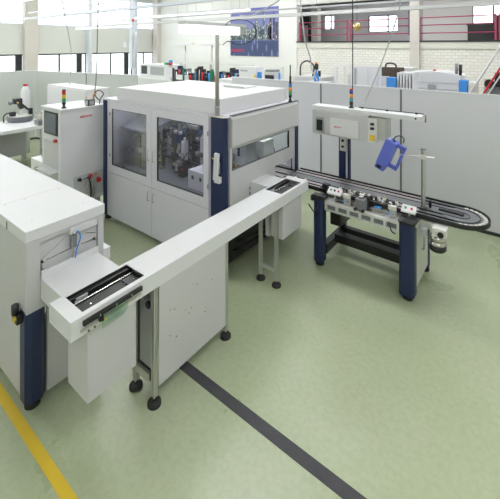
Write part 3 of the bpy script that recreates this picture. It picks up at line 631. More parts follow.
# workpiece carriers along the front track
rnd = random.Random(3)
car = None
i = 0
xs_ = [-2.82, -2.68, -2.1, -2.0, -1.9, -1.8, -1.7, -1.6, -1.5, -1.38]
places = ['just outside the enclosure opening', 'second out from the enclosure opening', 'right behind the three-button box', 'second behind the three-button box', 'third along from the three-button box', 'behind the dark motor block on its left',
          'straight behind the dark motor block', 'on the right behind the dark motor block', 'left of the two-button box', 'nearest behind the two-button box']
for x in xs_:
    y = 4.80
    if car is None:
        car = Thing('workpiece_carrier', 'small metal workpiece carrier on the chain, '+places[0], 'carrier', (x, y, 0.9755), 'workpiece carriers on the front track')
        car.part('plate', mb(STEEL).box(x-0.042, x+0.042, y-0.04, y+0.04, 0.9755, 0.987, 0.003)); car.part('clamp', mb(ALUL).cyl((x-0.015, y, 0.987), (x-0.015, y, 1.025), 0.018, n=14).cyl((x-0.015, y, 1.025), (x-0.015, y, 1.035), 0.011, n=12, m=BRASS))
        car.part('jaw', mb(DARK).box(x+0.01, x+0.035, y-0.025, y+0.025, 0.987, 1.018, 0.003)); car.part('pin', mb(STEEL).cyl((x+0.022, y, 1.018), (x+0.022, y, 1.04), 0.006, n=8))
    else:
        copy_tree(car.o, (x, y, 0.9755), 'small metal workpiece carrier on the chain, '+places[i], rz=[0, math.pi][i % 2])
    i += 1
# fixtures on the table
def button_box(label, x, y, z, buttons, w):
    T = Thing('button_box', label, 'control box', (x, y, z))
    R_ = RX(-32) @ RZ(0)
    b = mb(WHITE).prism([(y-0.035, z), (y+0.045, z+0.0), (y+0.045, z+0.07), (y-0.035, z+0.02)], x-w/2, x+w/2, axis='X')
    T.part('housing', b)
    nrm = V((0, -0.05, 0.08)).normalized(); c = V((x, y+0.005, z+0.046))
    for j, m_ in enumerate(buttons):
        p_ = c+V(((j-(len(buttons)-1)/2)*w/len(buttons)*0.85, 0, 0)); T.part('button', mb(m_).cyl(p_-nrm*0.004, p_+nrm*0.012, 0.013, n=16))
    T.part('stem', mb(STEEL).cyl((x, y+0.02, 0.886 if z > 0.9 else z-0.05), (x, y+0.02, z), 0.012, n=10))
button_box('white button box with green, black and red buttons at the left of the table', -2.12, 4.62, 0.985, [GREEN, BLACK, RED], 0.19)
button_box('white button box with green and red buttons above the right table leg', -1.18, 4.64, 0.995, [GREEN, RED], 0.16)
T = Thing('drive_motor', 'dark grey motor block clamped in the middle of the table front', 'motor', (-1.73, 4.62, 0.886))
T.part('body', mb(MIDG).box(-1.80, -1.68, 4.53, 4.638, 0.905, 1.04, 0.008)); T.part('head', mb(STEEL).cyl((-1.74, 4.6, 1.04), (-1.74, 4.6, 1.085), 0.04, 0.03, n=20)); T.part('plate', mb(DARK).box(-1.82, -1.66, 4.64, 4.68, 0.9005, 1.06, 0.003))
for x in (-1.79, -1.69): T.part('knob', mb(BLACK).cyl((x, 4.53, 0.915), (x, 4.495, 0.915), 0.018, n=14))
for x, y, lab in ((-1.35, 4.63, 'small grey valve block beside the two-button box'), (-1.93, 4.62, 'small grey valve block near the three-button box')):
    T = Thing('valve_block', lab, 'valve', (x, y, 0.886), 'valve blocks on the table')
    T.part('body', mb(GREYBOX).box(x-0.045, x+0.03, y-0.03, y+0.02, 0.901, 0.985, 0.003)); T.part('manifold', mb(CREAM).box(x-0.06, x+0.03, y-0.03, y+0.02, 0.985, 1.03, 0.003)); T.part('fitting', mb(BLUEL).cyl((x-0.075, y-0.02, 0.93), (x-0.046, y-0.02, 0.93), 0.012, n=12))
    T.part('fitting', mb(STEEL).cyl((x+0.01, y-0.031, 0.95), (x+0.01, y-0.05, 0.95), 0.01, n=10))
T = Thing('linear_guide', 'long polished guide strip lying along the table deck left of the motor', 'guide', (-1.95, 4.66, 0.9)); T.part('rail', mb(STEEL).box(-2.02, -1.84, 4.665, 4.695, 0.8855, 0.93, 0.003)); T.part('slider', mb(BLUEL).box(-2.0, -1.94, 4.66, 4.70, 0.93, 0.945, 0.003))
T = Thing('linear_guide', 'long polished guide strip lying along the table deck right of the motor', 'guide', (-1.5, 4.66, 0.9)); T.part('rail', mb(STEEL).box(-1.64, -1.42, 4.665, 4.695, 0.8855, 0.93, 0.003)); T.part('slider', mb(BLUEL).box(-1.60, -1.52, 4.66, 4.70, 0.93, 0.945, 0.003))
T = Thing('sensor_bracket', 'black sensor bracket on the chain conveyor rear of the three-button box', 'sensor', (-2.32, 4.74, 0.985))
T.part('body', mb(BLACK).box(-2.35, -2.27, 4.71, 4.75, 0.9855, 1.05, 0.004)); T.part('arm', mb(BLACK).box(-2.36, -2.26, 4.75, 4.80, 1.02, 1.04))
T.part('cable', mb(DARK).tube(cr([(-2.35, 4.73, 1.0), (-2.40, 4.70, 0.97), (-2.44, 4.68, 0.93)]), 0.005))
# gearbox motor beyond the right leg
T = Thing('gear_motor', 'steel gear motor hanging under the conveyor beyond the right table leg', 'motor', (-0.9, 4.66, 0.65))
T.part('gearbox', mb(ALUL).box(-0.93, -0.80, 4.64, 4.78, 0.82, 0.9245, 0.012).box(-0.91, -0.76, 4.56, 4.70, 0.83, 0.93, 0.025)); T.part('shaft_cover', mb(BLACK).cyl((-0.82, 4.56, 0.87), (-0.82, 4.545, 0.87), 0.032, n=16))
T.part('barrel', mb(STEEL).lathe((-0.87, 4.66, 0.71), (-0.87, 4.66, 0.83), [(0, 0.092), (0.25, 0.092), (0.27, 0.085), (0.5, 0.085), (0.52, 0.092), (0.8, 0.092), (1, 0.06)], 28)); T.part('end_cap', mb(BLACK).lathe((-0.87, 4.66, 0.64), (-0.87, 4.66, 0.71), [(0, 0.075), (0.3, 0.094), (1, 0.094)], 28))
T.part('terminal_box', mb(GREYBOX).box(-1.04, -0.975, 4.60, 4.68, 0.78, 0.86, 0.006)); T.part('cable', mb(GREYBOX).tube(cr([(-1.0, 4.62, 0.78), (-1.0, 4.62, 0.7), (-1.01, 4.64, 0.62), (-1.03, 4.66, 0.60)]), 0.012)); T.part('flange', mb(ALU).box(-1.06, -0.9, 4.68, 4.76, 0.84, 0.9245, 0.003))
# mast with arm carrying the blue scanner
T = Thing('sensor_mast', 'aluminium mast with a thin cross arm rising from the chain conveyor', 'mast', (-1.08, 4.98, 0.966))
T.part('upright', prof(-1.08, 4.93, 0.981, 1.70, 0.04)); T.part('base', mb(DARK).box(-1.12, -1.04, 4.89, 4.97, 0.9705, 0.981)); T.part('slot_cover', mb(MIDG).box(-1.101, -1.085, 4.905, 4.91, 0.985, 1.70)); T.part('cap', mb(MIDG).box(-1.11, -1.05, 4.905, 4.955, 1.70, 1.71))
T.part('arm', mb(ALUL).tube([(-1.36, 4.90, 1.595), (-0.95, 4.90, 1.625)], 0.012)); T.part('clamp', mb(ALUL).box(-1.115, -1.045, 4.88, 4.905, 1.59, 1.64)); T.part('stop', mb(BLACK).box(-1.03, -1.0, 4.98, 5.01, 0.976, 1.06))
T = Thing('vision_sensor', 'bright blue boxy sensor housing held at an angle on the mast arm', 'sensor', (-1.5, 4.9, 1.35))
Rb = RY(22)
pv = (-1.51, 4.9, 1.58)
def rbox(b, x0, x1, y0, y1, z0, z1, bev, m): return b.box(x0, x1, y0, y1, z0, z1, bev, m, rot=Rb, piv=pv)
T.part('housing', rbox(mb(BLUEP), -1.585, -1.44, 4.83, 5.0, 1.43, 1.77, 0.008, BLUEP)); T.part('lens_block', rbox(mb(BLUEP), -1.585, -1.46, 4.84, 4.99, 1.35, 1.43, 0.012, BLUEP))
T.part('lens', rbox(mb(BLACK), -1.56, -1.5, 4.826, 4.84, 1.37, 1.41, 0.0, BLACK))
hd = mb(BLUEP)
rbox(hd, -1.44, -1.34, 4.89, 4.93, 1.72, 1.77, 0.004, BLUEP); rbox(hd, -1.36, -1.325, 4.89, 4.93, 1.45, 1.77, 0.004, BLUEP); rbox(hd, -1.44, -1.33, 4.89, 4.93, 1.43, 1.48, 0.004, BLUEP)
T.part('bracket', hd)
T.part('cable', mb(DARK).tube(cr([(-1.44, 4.92, 1.73), (-1.42, 4.92, 1.80), (-1.36, 4.92, 1.83), (-1.31, 4.93, 1.80), (-1.32, 4.93, 1.74)]), 0.007)); T.part('connector', mb(ALUL).cyl((-1.47, 4.9, 1.755), (-1.48, 4.9, 1.79), 0.018, n=14).cyl((-1.41, 4.9, 1.73), (-1.42, 4.9, 1.765), 0.012, n=12, m=BLACK))

# overhead console
T = Thing('overhead_console', 'pale overhead console box on a navy post above the machine table', 'console', (-2.3, 5.35, 0.886))
T.part('post', mb(NAVY).box(-2.375, -2.265, 5.325, 5.375, 0.886, 1.70, 0.004)); T.part('post', mb(NAVY).box(-2.232, -2.20, 5.325, 5.375, 0.886, 1.70).box(-2.262, -2.235, 5.33, 5.36, 0.886, 1.70, m=CREAM))
so = T.part('socket_plate', mb(ALUL).box(-2.35, -2.25, 5.305, 5.325, 1.38, 1.60, 0.004)); T.part('socket', mb(DARK).cyl((-2.30, 5.304, 1.54), (-2.30, 5.29, 1.54), 0.02, n=14).cyl((-2.30, 5.304, 1.45), (-2.30, 5.29, 1.45), 0.02, n=14), so)
T.part('console_body', mb(GREYW).box(-2.66, -1.80, 5.0, 5.37, 1.66, 2.02, 0.01))
pn = T.part('display_panel', mb(WHITE).box(-2.36, -1.93, 4.985, 5.0, 1.685, 1.93, 0.003), label='white front panel with a small red logo')
sw = T.part('switch_plate', mb(GREYBOX).box(-2.60, -2.46, 4.99, 5.0, 1.70, 1.92, 0.002)); T.part('switch', mb(BLACK).box(-2.575, -2.485, 4.975, 4.99, 1.725, 1.885, 0.004), sw)
T.part('side_module', mb(ALU).box(-1.80, -1.58, 5.04, 5.30, 1.70, 2.0, 0.006))
m2 = T.part('switch_module', mb(ALUL).box(-1.80, -1.68, 4.995, 5.04, 1.66, 1.99, 0.004)); T.part('warning_label', mb(YEL).box(-1.775, -1.705, 4.991, 4.995, 1.69, 1.77), m2)
for z in (1.84, 1.90): T.part('switch', mb(BLACK).box(-1.765, -1.715, 4.984, 4.995, z, z+0.035), m2)
lb = T.part('light_bar', mb(WHITE).box(-2.68, -1.13, 5.02, 5.24, 2.022, 2.085, 0.01), label='long white luminaire bar on top'); T.part('end_cap', mb(ALUL).box(-1.13, -1.115, 5.02, 5.24, 2.02, 2.09), lb)
T.part('cable', mb(BLACK).tube([(-2.0, 5.18, 2.098), (-1.6, 5.18, 2.096), (-1.14, 5.18, 2.098), (-1.105, 5.18, 2.08), (-1.105, 5.18, 1.99)], 0.006), lb)
for x in (-1.95, -1.6, -1.22): T.part('cable_clip', mb(BLACK).box(x-0.012, x+0.012, 5.165, 5.195, 2.085, 2.106), lb)
T.part('screw', mb(BLACK).cyl((-1.19, 5.02, 2.055), (-1.19, 5.012, 2.055), 0.012, n=12), lb)
text_part(T, 'logo', 'MIKRON', 0.028, (-2.30, 4.984, 1.80), FACE_MY, LOGO, pn)
stack_light('signal light with red cap above the overhead console', -2.09, 5.12, 2.0855, [mat('teal_lens', (0.03, 0.30, 0.32), 0.3), AMB, mat('deep_blue_lens', (0.02, 0.08, 0.35), 0.3)], r=0.026, hl=0.055, base=0.06, top=RED)

# cable loop under the far end of the long conveyor
single('power_cable', mb(BLACK).tube(cr([(-2.46, 4.52, 0.80), (-2.40, 4.55, 0.70), (-2.33, 4.52, 0.68), (-2.30, 4.45, 0.74), (-2.33, 4.47, 0.82), (-2.32, 4.535, 0.86)]), 0.008), 'thin black cable looping between the conveyor end and the left table leg', 'cable', (-2.4, 4.5, 0.7))

# ------------------------------------------------------------------ partitions
def part_wall(label, p0, p1, zt_, m, seams, group, post=None):
    p0 = V(p0+(0,)); p1 = V(p1+(0,)); d = (p1-p0); L = d.length; u = d.normalized(); nrm = V((-u.y, u.x, 0))
    T = Thing('partition_wall', label, 'partition', ((p0+p1)/2), group)
    def slab(mt, a, b, z0, z1, th):
        q = [p0+u*a-nrm*th/2, p0+u*b-nrm*th/2, p0+u*b+nrm*th/2, p0+u*a+nrm*th/2]
        return mb(mt).prism([(v.x, v.y) for v in q], z0, z1)
    edges = [0]+seams+[L]
    for i in range(len(edges)-1):
        T.part('panel', slab(m, edges[i]+0.012, edges[i+1]-0.012, 0.06, zt_-0.02, 0.04))
    for e in seams: T.part('post', slab(POSTG, e-0.016, e+0.016, 0, zt_-0.02, 0.05))
    T.part('cap_rail', slab(WHITE, 0, L, zt_-0.02, zt_, 0.05)); T.part('base_rail', slab(DARK, 0, L, 0, 0.06, 0.03))
part_wall('long pale partition standing behind the chain conveyor', (-5.9, 6.92), (6.0, 6.92), 2.22, PART, [2.43, 4.015, 7.5], None)
part_wall('greenish partition at far left beyond the bowl feeder', (-12.6, -1.0), (-12.6, 5.1), 2.20, PARTG, [3.0], 'partition at left')
part_wall('angled greenish partition behind the control cabinet', (-12.6, 5.12), (-8.62, 6.12), 2.18, PARTG, [2.2], 'partition at left')

# ------------------------------------------------------------------ control cabinet at left
T = Thing('control_cabinet', 'tall white control cabinet with touchscreen left of the glazed enclosure', 'cabinet', (-6.36, 3.18, 0))
T.part('body', mb(WHITE).box(-6.74, -6.0, 2.84, 3.54, 0.35, 1.93, 0.006)); T.part('top', mb(WHITE).box(-6.76, -5.985, 2.82, 3.56, 1.93, 1.955, 0.004))
T.part('plinth', mb(DARK).box(-6.7, -6.04, 2.9, 3.5, 0.0, 0.1)); T.part('lower_body', mb(GREYBOX).box(-6.72, -6.05, 2.86, 3.52, 0.1, 0.35))
T.part('corner_strip', mb(WHITE).box(-6.06, -5.995, 2.80, 2.84, 0.12, 1.93, 0.004))
sc = T.part('screen_bezel', mb(BLACK).box(-6.64, -6.16, 2.825, 2.84, 1.50, 1.88, 0.004)); T.part('screen', mb(SCREEN).box(-6.60, -6.20, 2.820, 2.825, 1.53, 1.85), sc)
T.part('emergency_stop', mb(RED).cyl((-6.22, 2.84, 1.42), (-6.22, 2.80, 1.42), 0.03, n=16)); T.part('door', mb(GREYW).box(-6.66, -6.12, 2.83, 2.84, 0.95, 1.40, 0.003)); T.part('drawer', mb(GREYW).box(-6.66, -6.12, 2.82, 2.84, 0.68, 0.90, 0.003)); T.part('keyboard_shelf', mb(GREYW).box(-6.64, -6.14, 2.70, 2.84, 0.90, 0.92, 0.003))
ip = T.part('inlet_plate', mb(GREYW).box(-6.0, -5.99, 3.02, 3.54, 0.42, 0.82, 0.003))
for y, z, r, m_ in ((3.10, 0.76, 0.03, BLACK), (3.29, 0.77, 0.035, RED), (3.43, 0.67, 0.045, RED), (3.38, 0.79, 0.02, AMB)): T.part('connector', mb(GREYBOX).cyl((-5.99, y, z), (-5.975, y, z), r*1.3, n=16).cyl((-5.975, y, z), (-5.93, y, z), r, r*0.8, n=16, m=m_), ip)
for k_ in range(4):
    y = 3.18+k_*0.05; T.part('cable', mb([STEEL, BLACK, STEEL, GREYBOX][k_]).tube(cr([(-5.985, y, 0.74), (-5.93, y+0.01, 0.76), (-5.90, y+0.03, 0.62), (-5.93, y+0.05, 0.48), (-5.98, y+0.05, 0.36)]), 0.012), ip)
text_part(T, 'logo', 'MIKRON', 0.055, (-5.9985, 3.12, 1.775), FACE_PX, LOGO)
stack_light('signal light with red, yellow and green lenses on the control cabinet', -6.15, 2.93, 1.9555, [GREEN, YEL, RED], r=0.03, hl=0.065, base=0.03, pole=0.03)
# side unit between table and control cabinet
T = Thing('auxiliary_unit', 'low white auxiliary unit with pipes left of the control cabinet', 'machine', (-7.05, 3.0, 0))
T.part('body', mb(WHITE).box(-7.25, -6.80, 2.86, 3.3, 0.08, 0.95, 0.006)); T.part('foot', mb(RUB).box(-7.2, -6.85, 2.9, 3.25, 0, 0.08)); T.part('gauge', mb(STEEL).cyl((-7.0, 2.86, 0.8), (-7.0, 2.83, 0.8), 0.04, n=16)); T.part('pipe', mb(STEEL).tube([(-7.1, 3.0, 0.95), (-7.1, 3.0, 1.1), (-6.9, 3.0, 1.1), (-6.9, 3.0, 0.95)], 0.02))
# white tank box behind
T = Thing('storage_cabinet', 'white storage cabinet standing behind the control cabinet', 'cabinet', (-9.0, 4.6, 0))
T.part('body', mb(WHITE).box(-10.0, -8.05, 4.35, 4.9, 0.1, 1.98, 0.008)); T.part('plinth', mb(DARK).box(-9.95, -8.1, 4.4, 4.85, 0, 0.1)); T.part('door', mb(WHITE).box(-9.98, -9.05, 4.33, 4.35, 0.12, 1.94, 0.003)); T.part('door', mb(WHITE).box(-9.0, -8.07, 4.33, 4.35, 0.12, 1.94, 0.003))
# items on the cabinet top
T = Thing('network_device', 'small dark device standing on top of the control cabinet', 'device', (-6.05, 3.33, 1.955)); T.part('housing', mb(BLACK).box(-6.12, -6.02, 3.28, 3.40, 1.9555, 2.06, 0.006)); T.part('face', mb(GREYBOX).box(-6.0195, -6.017, 3.30, 3.38, 1.97, 2.045)); T.part('end', mb(GREYBOX).box(-6.11, -6.03, 3.277, 3.2795, 1.97, 2.045))
single('orange_cable', mb(ORANGE).tube(cr([(-6.15, 3.45, 1.957), (-6.14, 3.44, 2.06), (-6.1, 3.42, 2.13), (-6.05, 3.45, 2.16)]), 0.011), 'orange cable standing up from the control cabinet top', 'cable', (-6.1, 3.42, 1.956))
single('cable_loop', mb(DARK).tube(cr([(-6.05, 3.50, 1.957), (-6.05, 3.52, 2.05), (-6.02, 3.56, 2.14), (-6.06, 3.50, 2.2), (-6.12, 3.46, 2.16), (-6.1, 3.47, 2.08), (-6.05, 3.50, 2.03)]), 0.009), 'dark looped cable beside the orange one on the control cabinet', 'cable', (-6.03, 3.5, 1.956))
T = Thing('spray_bottle', 'small clear grey bottle on the cabinet roof edge behind the enclosure post', 'bottle', (-6.1, 3.2, 1.955)); T.part('body', mb(GREYBOX).lathe((-6.40, 3.45, 1.9555), (-6.40, 3.45, 2.05), [(0, 0.03), (0.7, 0.03), (0.85, 0.012), (1, 0.012)], 16)); T.part('cap', mb(AMB).cyl((-6.40, 3.45, 2.05), (-6.40, 3.45, 2.065), 0.014, n=12))

# ------------------------------------------------------------------ left table with bowl feeder
T = Thing('feeder_table', 'white work table at far left carrying the bowl feeder', 'table', (-10.0, 3.2, 0))
T.part('top', mb(WHITE).box(-10.75, -9.45, 1.6, 4.22, 0.97, 1.05, 0.006)); 
for x in (-10.6, -9.45):
    for y in (1.7, 2.95, 4.0): T.part('leg', mb(GREYW).box(x-0.05, x+0.05, y-0.05, y+0.05, 0, 0.97, 0.004))
T.part('side_panel', mb(GREYW).box(-10.55, -10.5, 1.75, 4.0, 0.15, 0.97))
T = Thing('control_cabinet', 'grey cabinet with small window half under the left work table', 'cabinet', (-9.9, 2.2, 0)); T.part('body', mb(GREYW).box(-10.3, -9.6, 1.76, 2.88, 0.05, 0.95, 0.005)); T.part('vent', mb(GREYBOX).box(-9.6, -9.592, 2.2, 2.5, 0.6, 0.8))
T = Thing('bowl_feeder', 'dark grey bowl feeder with gripper head on the left work table', 'feeder', (-10.42, 3.86, 1.05))
cxb, cyb = -10.42, 3.86
T.part('bowl', mb(MIDG).lathe((cxb, cyb, 1.0505), (cxb, cyb, 1.19), [(0, 0.26), (0.1, 0.28), (0.8, 0.29), (0.82, 0.30), (1, 0.30)], 40)); T.part('bowl_top', mb(ALUL).cyl((cxb, cyb, 1.19), (cxb, cyb, 1.20), 0.27, n=40))
T.part('stand', mb(ALUL).box(cxb-0.05, cxb+0.05, cyb-0.04, cyb+0.04, 1.20, 1.38, 0.01)); T.part('column', mb(DARK).box(cxb-0.06, cxb+0.06, cyb-0.05, cyb+0.05, 1.36, 1.52, 0.01, rot=RX(20))); T.part('head', mb(DARK).box(cxb-0.09, cxb+0.09, cyb-0.16, cyb+0.02, 1.50, 1.64, 0.02)); T.part('motor', mb(MIDG).cyl((cxb, cyb-0.16, 1.55), (cxb, cyb-0.26, 1.53), 0.05, n=20)); T.part('arm', mb(DARK).tube(cr([(cxb, cyb, 1.5), (cxb+0.03, cyb+0.08, 1.42), (cxb+0.05, cyb+0.16, 1.34), (cxb+0.06, cyb+0.24, 1.32)]), 0.03))
T.part('gripper', mb(BLACK).box(cxb, cxb+0.1, cyb+0.18, cyb+0.26, 1.20, 1.36, 0.015)); T.part('valve', mb(DARK).box(cxb-0.05, cxb+0.06, cyb-0.24, cyb-0.12, 1.2005, 1.31, 0.015)); T.part('hose', mb(DARK).tube(cr([(cxb, cyb-0.2, 1.28), (cxb, cyb-0.32, 1.28), (cxb, cyb-0.38, 1.2), (cxb, cyb-0.37, 1.07)]), 0.016)); T.part('joint', mb(BRASS).cyl((cxb+0.08, cyb-0.1, 1.54), (cxb+0.12, cyb-0.1, 1.54), 0.025, n=14))
T = Thing('gas_bottle', 'white cylinder with a red cap behind the bowl feeder', 'cylinder', (-11.2, 4.28, 0)); T.part('body', mb(WHITE).lathe((-11.2, 4.28, 0), (-11.2, 4.28, 1.86), [(0, 0.11), (0.92, 0.11), (0.97, 0.08), (1, 0.05)], 24)); T.part('cap', mb(RED).cyl((-11.2, 4.28, 1.86), (-11.2, 4.28, 1.91), 0.06, n=20))
T = Thing('pipe_fitting', 'small steel fitting assembly on the table right of the bowl feeder', 'fitting', (-9.6, 3.98, 1.05)); T.part('body', mb(MIDG).box(-9.7, -9.45, 3.9, 4.08, 1.0505, 1.16, 0.01)); T.part('pipe', mb(STEEL).tube(cr([(-9.6, 4.0, 1.16), (-9.6, 4.0, 1.32), (-9.5, 4.05, 1.4), (-9.4, 4.08, 1.38)]), 0.035)); T.part('valve', mb(BEIGE).cyl((-9.52, 3.95, 1.16), (-9.52, 3.95, 1.3), 0.05, n=14))
T = Thing('scissors', 'small black tool lying on the left work table', 'tool', (-9.6, 2.95, 1.05)); T.part('blade', mb(BLACK).box(-9.62, -9.57, 2.84, 3.0, 1.0505, 1.062)); T.part('grip', mb(BLACK).box(-9.66, -9.56, 3.0, 3.1, 1.0505, 1.07, 0.004))

# ------------------------------------------------------------------ background things
def simple_machine(name, label, cat, x0, x1, y0, y1, h, m=WHITE, door=GREYW, group=None):
    T = Thing(name, label, cat, ((x0+x1)/2, (y0+y1)/2, 0), group)
    T.part('body', mb(m).box(x0, x1, y0, y1, 0.08, h, 0.01)); T.part('plinth', mb(DARK).box(x0+0.04, x1-0.04, y0+0.04, y1-0.04, 0, 0.08))
    T.part('door', mb(door).box(x0+0.05, x1-0.05, y0-0.015, y0, 0.2, h-0.1, 0.004)); return T
# beyond the angled partition (x px 140-250)
T = simple_machine('packing_machine', 'white packing machine with dark port behind the enclosure roof at left', 'machine', -14.1, -11.9, 10.0, 11.2, 1.62)
T.part('upper_housing', mb(WHITE).box(-14.1, -12.2, 10.1, 11.1, 1.62, 2.15, 0.03)); T.part('port', mb(DARK).box(-13.95, -13.55, 10.09, 10.1, 1.72, 2.08)); T.part('hatch', mb(GREYBOX).box(-13.3, -12.4, 10.085, 10.1, 1.7, 2.05))
T = Thing('assembly_line', 'cluttered dark framed assembly line seen above the enclosure roof', 'machine', (-10.2, 10.4, 0))
T.part('bed', mb(WHITE).box(-11.75, -7.7, 10.0, 10.9, 0.1, 1.55, 0.01)); T.part('plinth', mb(DARK).box(-11.7, -7.75, 10.05, 10.85, 0, 0.1))
rr = random.Random(11)
for i in range(24):
    x = -11.65+i*0.165; h = rr.uniform(0.3, 0.62); mt = [DARK, NAVY, BLACK, ALUL, MIDG, BLACK, NAVY, MIDG, DARK][i % 9]
    q = T.part('station', mb(mt).box(x, x+rr.uniform(0.03, 0.08), 10.05, 10.3, 1.55, 1.55+h, 0.005).box(x-0.02, x+0.14, 10.1, 10.2, 1.55+h*0.6, 1.55+h*0.75, m=[MIDG, ALUL, DARK][i % 3]))
    T.part('cylinder', mb([STEEL, RED, DARK, BLUEL][i % 4]).cyl((x+0.13, 10.03, 1.6), (x+0.13, 10.03, 1.6+h*0.7), 0.03, n=10), q)
T.part('guard_frame', mb(BLACK).box(-11.75, -11.65, 10.0, 10.04, 1.2, 2.05).box(-11.7, -10.3, 10.0, 10.03, 1.40, 1.55).box(-10.35, -10.28, 10.0, 10.04, 1.4, 2.1)); T.part('white_cover', mb(WHITE).box(-11.5, -10.8, 9.98, 10.1, 1.6, 1.8, 0.01)); T.part('top_rail', mb(ALUL).box(-11.7, -7.8, 10.3, 10.35, 2.25, 2.32))
for x in (-11.6, -9.9, -7.9): T.part('rail_support', mb(ALU).box(x-0.03, x+0.03, 10.3, 10.35, 1.55, 2.25))
for i, (x, lab) in enumerate(((-10.85, 'dark green cylinder standing on the assembly line left of the lamp pole'), (-9.315, 'dark green cylinder on the assembly line just left of the lamp pole'))):
    r_ = 0.04 if i == 0 else 0.09
    single('pressure_cylinder', mb(DGREEN).lathe((x, 9.8, 0), (x, 9.8, 2.12), [(0, r_), (0.93, r_), (0.97, r_*0.8), (1, r_*0.5)], 18), lab, 'cylinder', (x, 9.8, 0), 'green cylinders')
T = Thing('signal_flag', 'small cluster of coloured signal lamps on the packing machine', 'signal light', (-11.95, 10.3, 2.15)); T.part('base', mb(GREEN).box(-12.5, -12.3, 10.2, 10.4, 2.1505, 2.25)); T.part('lens', mb(BLUEL).cyl((-12.2, 10.3, 2.25), (-12.2, 10.3, 2.36), 0.08, n=12)); T.part('lens', mb(RED).cyl((-12.2, 10.3, 2.1505), (-12.2, 10.3, 2.25), 0.08, n=12))
for px, (x, y, h, lab) in enumerate(((-12.6, 11.5, 2.98, 'pole-mounted white lamp head by the beige corner column'), (-10.75, 11.3, 2.98, 'pole-mounted white lamp head above the green cylinders'))):
    T = Thing('pole_lamp', lab, 'lamp', (x, y, 0), 'background pole lamps'); T.part('pole', mb(GREYW).cyl((x, y, 0), (x, y, h), 0.035, n=12)); T.part('lamp_head', mb(WHITE).box(x-0.5, x+0.45, y-0.12, y+0.12, h, h+0.1, 0.01)); T.part('base', mb(GREYW).cyl((x, y, 0.0), (x, y, 0.03), 0.15, n=20))
# analyser row in the centre
T = simple_machine('test_bench', 'white bench carrying instruments behind the enclosure roof', 'bench', -7.9, -5.45, 8.6, 9.5, 1.93)
T = Thing('analyser', 'large white instrument box on the bench below the poster', 'instrument', (-6.8, 9.0, 1.93)); T.part('body', mb(WHITE).box(-7.13, -6.5, 8.7, 9.1, 1.9305, 2.34, 0.012)); T.part('label_strip', mb(GREYBOX).box(-7.08, -6.8, 8.695, 8.7, 2.2, 2.25)); T.part('handle', mb(YEL).box(-6.56, -6.51, 8.69, 8.7, 2.0, 2.12))
single('blue_canister', mb(BLUEL).box(-6.47, -6.38, 8.75, 8.85, 1.9305, 2.2, 0.012), 'blue canister between the white instrument and the dark printer', 'canister', (-6.42, 8.8, 1.93))
T = Thing('label_printer', 'dark printer with pale lid on the bench below the poster', 'printer', (-6.0, 9.0, 1.93)); T.part('body', mb(GREYW).box(-6.22, -5.85, 8.75, 9.05, 1.9305, 2.22, 0.01)); T.part('opening', mb(BLACK).box(-6.19, -5.88, 8.742, 8.75, 1.99, 2.13)); T.part('lid', mb(MIDG).box(-6.20, -5.88, 8.76, 9.05, 2.22, 2.28, 0.02))
single('storage_block', mb(BLUEL).box(-5.73, -5.68, 8.75, 8.85, 1.9305, 2.2, 0.008), 'narrow blue block at the right end of the bench', 'block', (-5.7, 8.8, 1.93))
single('storage_block', mb(WHITE).box(-5.66, -5.62, 8.75, 8.9, 1.9305, 2.38, 0.005), 'narrow tall white block right beside the blue block', 'block', (-5.64, 8.8, 1.93))
T = simple_machine('machine_housing', 'cream machine housing right of the bench beside the signal light', 'machine', -5.4, -4.85, 8.9, 9.5, 2.12, CREAM)
# beyond the right partition
T = simple_machine('machine_housing', 'low grey machine housing whose dark cable loop shows over the partition', 'machine', -4.75, -3.98, 8.0, 8.8, 2.22, GREYW); T.part('handle_loop', mb(DARK).tube(cr([(-4.7, 8.2, 2.22), (-4.68, 8.2, 2.5), (-4.5, 8.2, 2.6), (-4.32, 8.2, 2.48), (-4.35, 8.2, 2.22)]), 0.02)); T.part('loop_stand', mb(BLACK).box(-4.2, -4.15, 8.2, 8.25, 2.22, 2.36))
T = simple_machine('stand', 'grey floor stand holding the blue bottle', 'stand', -4.2, -3.7, 7.55, 7.95, 2.15, GREYW)
T = Thing('spray_bottle', 'blue spray bottle with dark nozzle showing above the partition', 'bottle', (-4.04, 7.8, 2.15)); T.part('body', mb(BLUEL).lathe((-4.04, 7.8, 2.1505), (-4.04, 7.8, 2.42), [(0, 0.06), (0.3, 0.065), (0.8, 0.025), (1, 0.02)], 16)); T.part('nozzle', mb(BLACK).box(-4.07, -4.00, 7.77, 7.83, 2.42, 2.56)); T.part('cap', mb(AMB).box(-4.07, -4.02, 7.78, 7.82, 2.56, 2.6))
T = Thing('glass_case', 'glass display case frame behind the partition left of the console', 'case', (-2.95, 8.0, 0)); T.part('body', mb(WHITE).box(-3.55, -2.5, 7.7, 8.4, 0, 1.9)); T.part('frame', mb(WHITE).frame('Y', -3.55, -2.5, 7.7, 7.74, 1.9, 2.55, -3.48, -3.15, 1.95, 2.5)); 
for x in (-3.3, -3.05, -2.8, -2.6): T.part('mullion', mb([WHITE, GREYBOX][int(x*20) % 2]).box(x-0.02, x+0.02, 7.68, 7.7, 1.9, 2.5))
T.part('back', mb(GREYW).box(-3.5, -2.55, 8.36, 8.4, 1.9, 2.3))
T = simple_machine('machine_housing', 'white machine housing with round knob behind the signal light', 'machine', -2.95, -2.3, 9.3, 9.9, 2.45, WHITE)
T = simple_machine('cupboard', 'dark brown cupboard rising behind the partition', 'cupboard', -2.86, -2.38, 8.6, 9.0, 2.48, BROWN, BROWN); T.part('handle', mb(BLACK).tube(cr([(-2.72, 8.7, 2.48), (-2.70, 8.7, 2.56), (-2.6, 8.7, 2.58), (-2.5, 8.7, 2.55), (-2.48, 8.7, 2.48)]), 0.02))
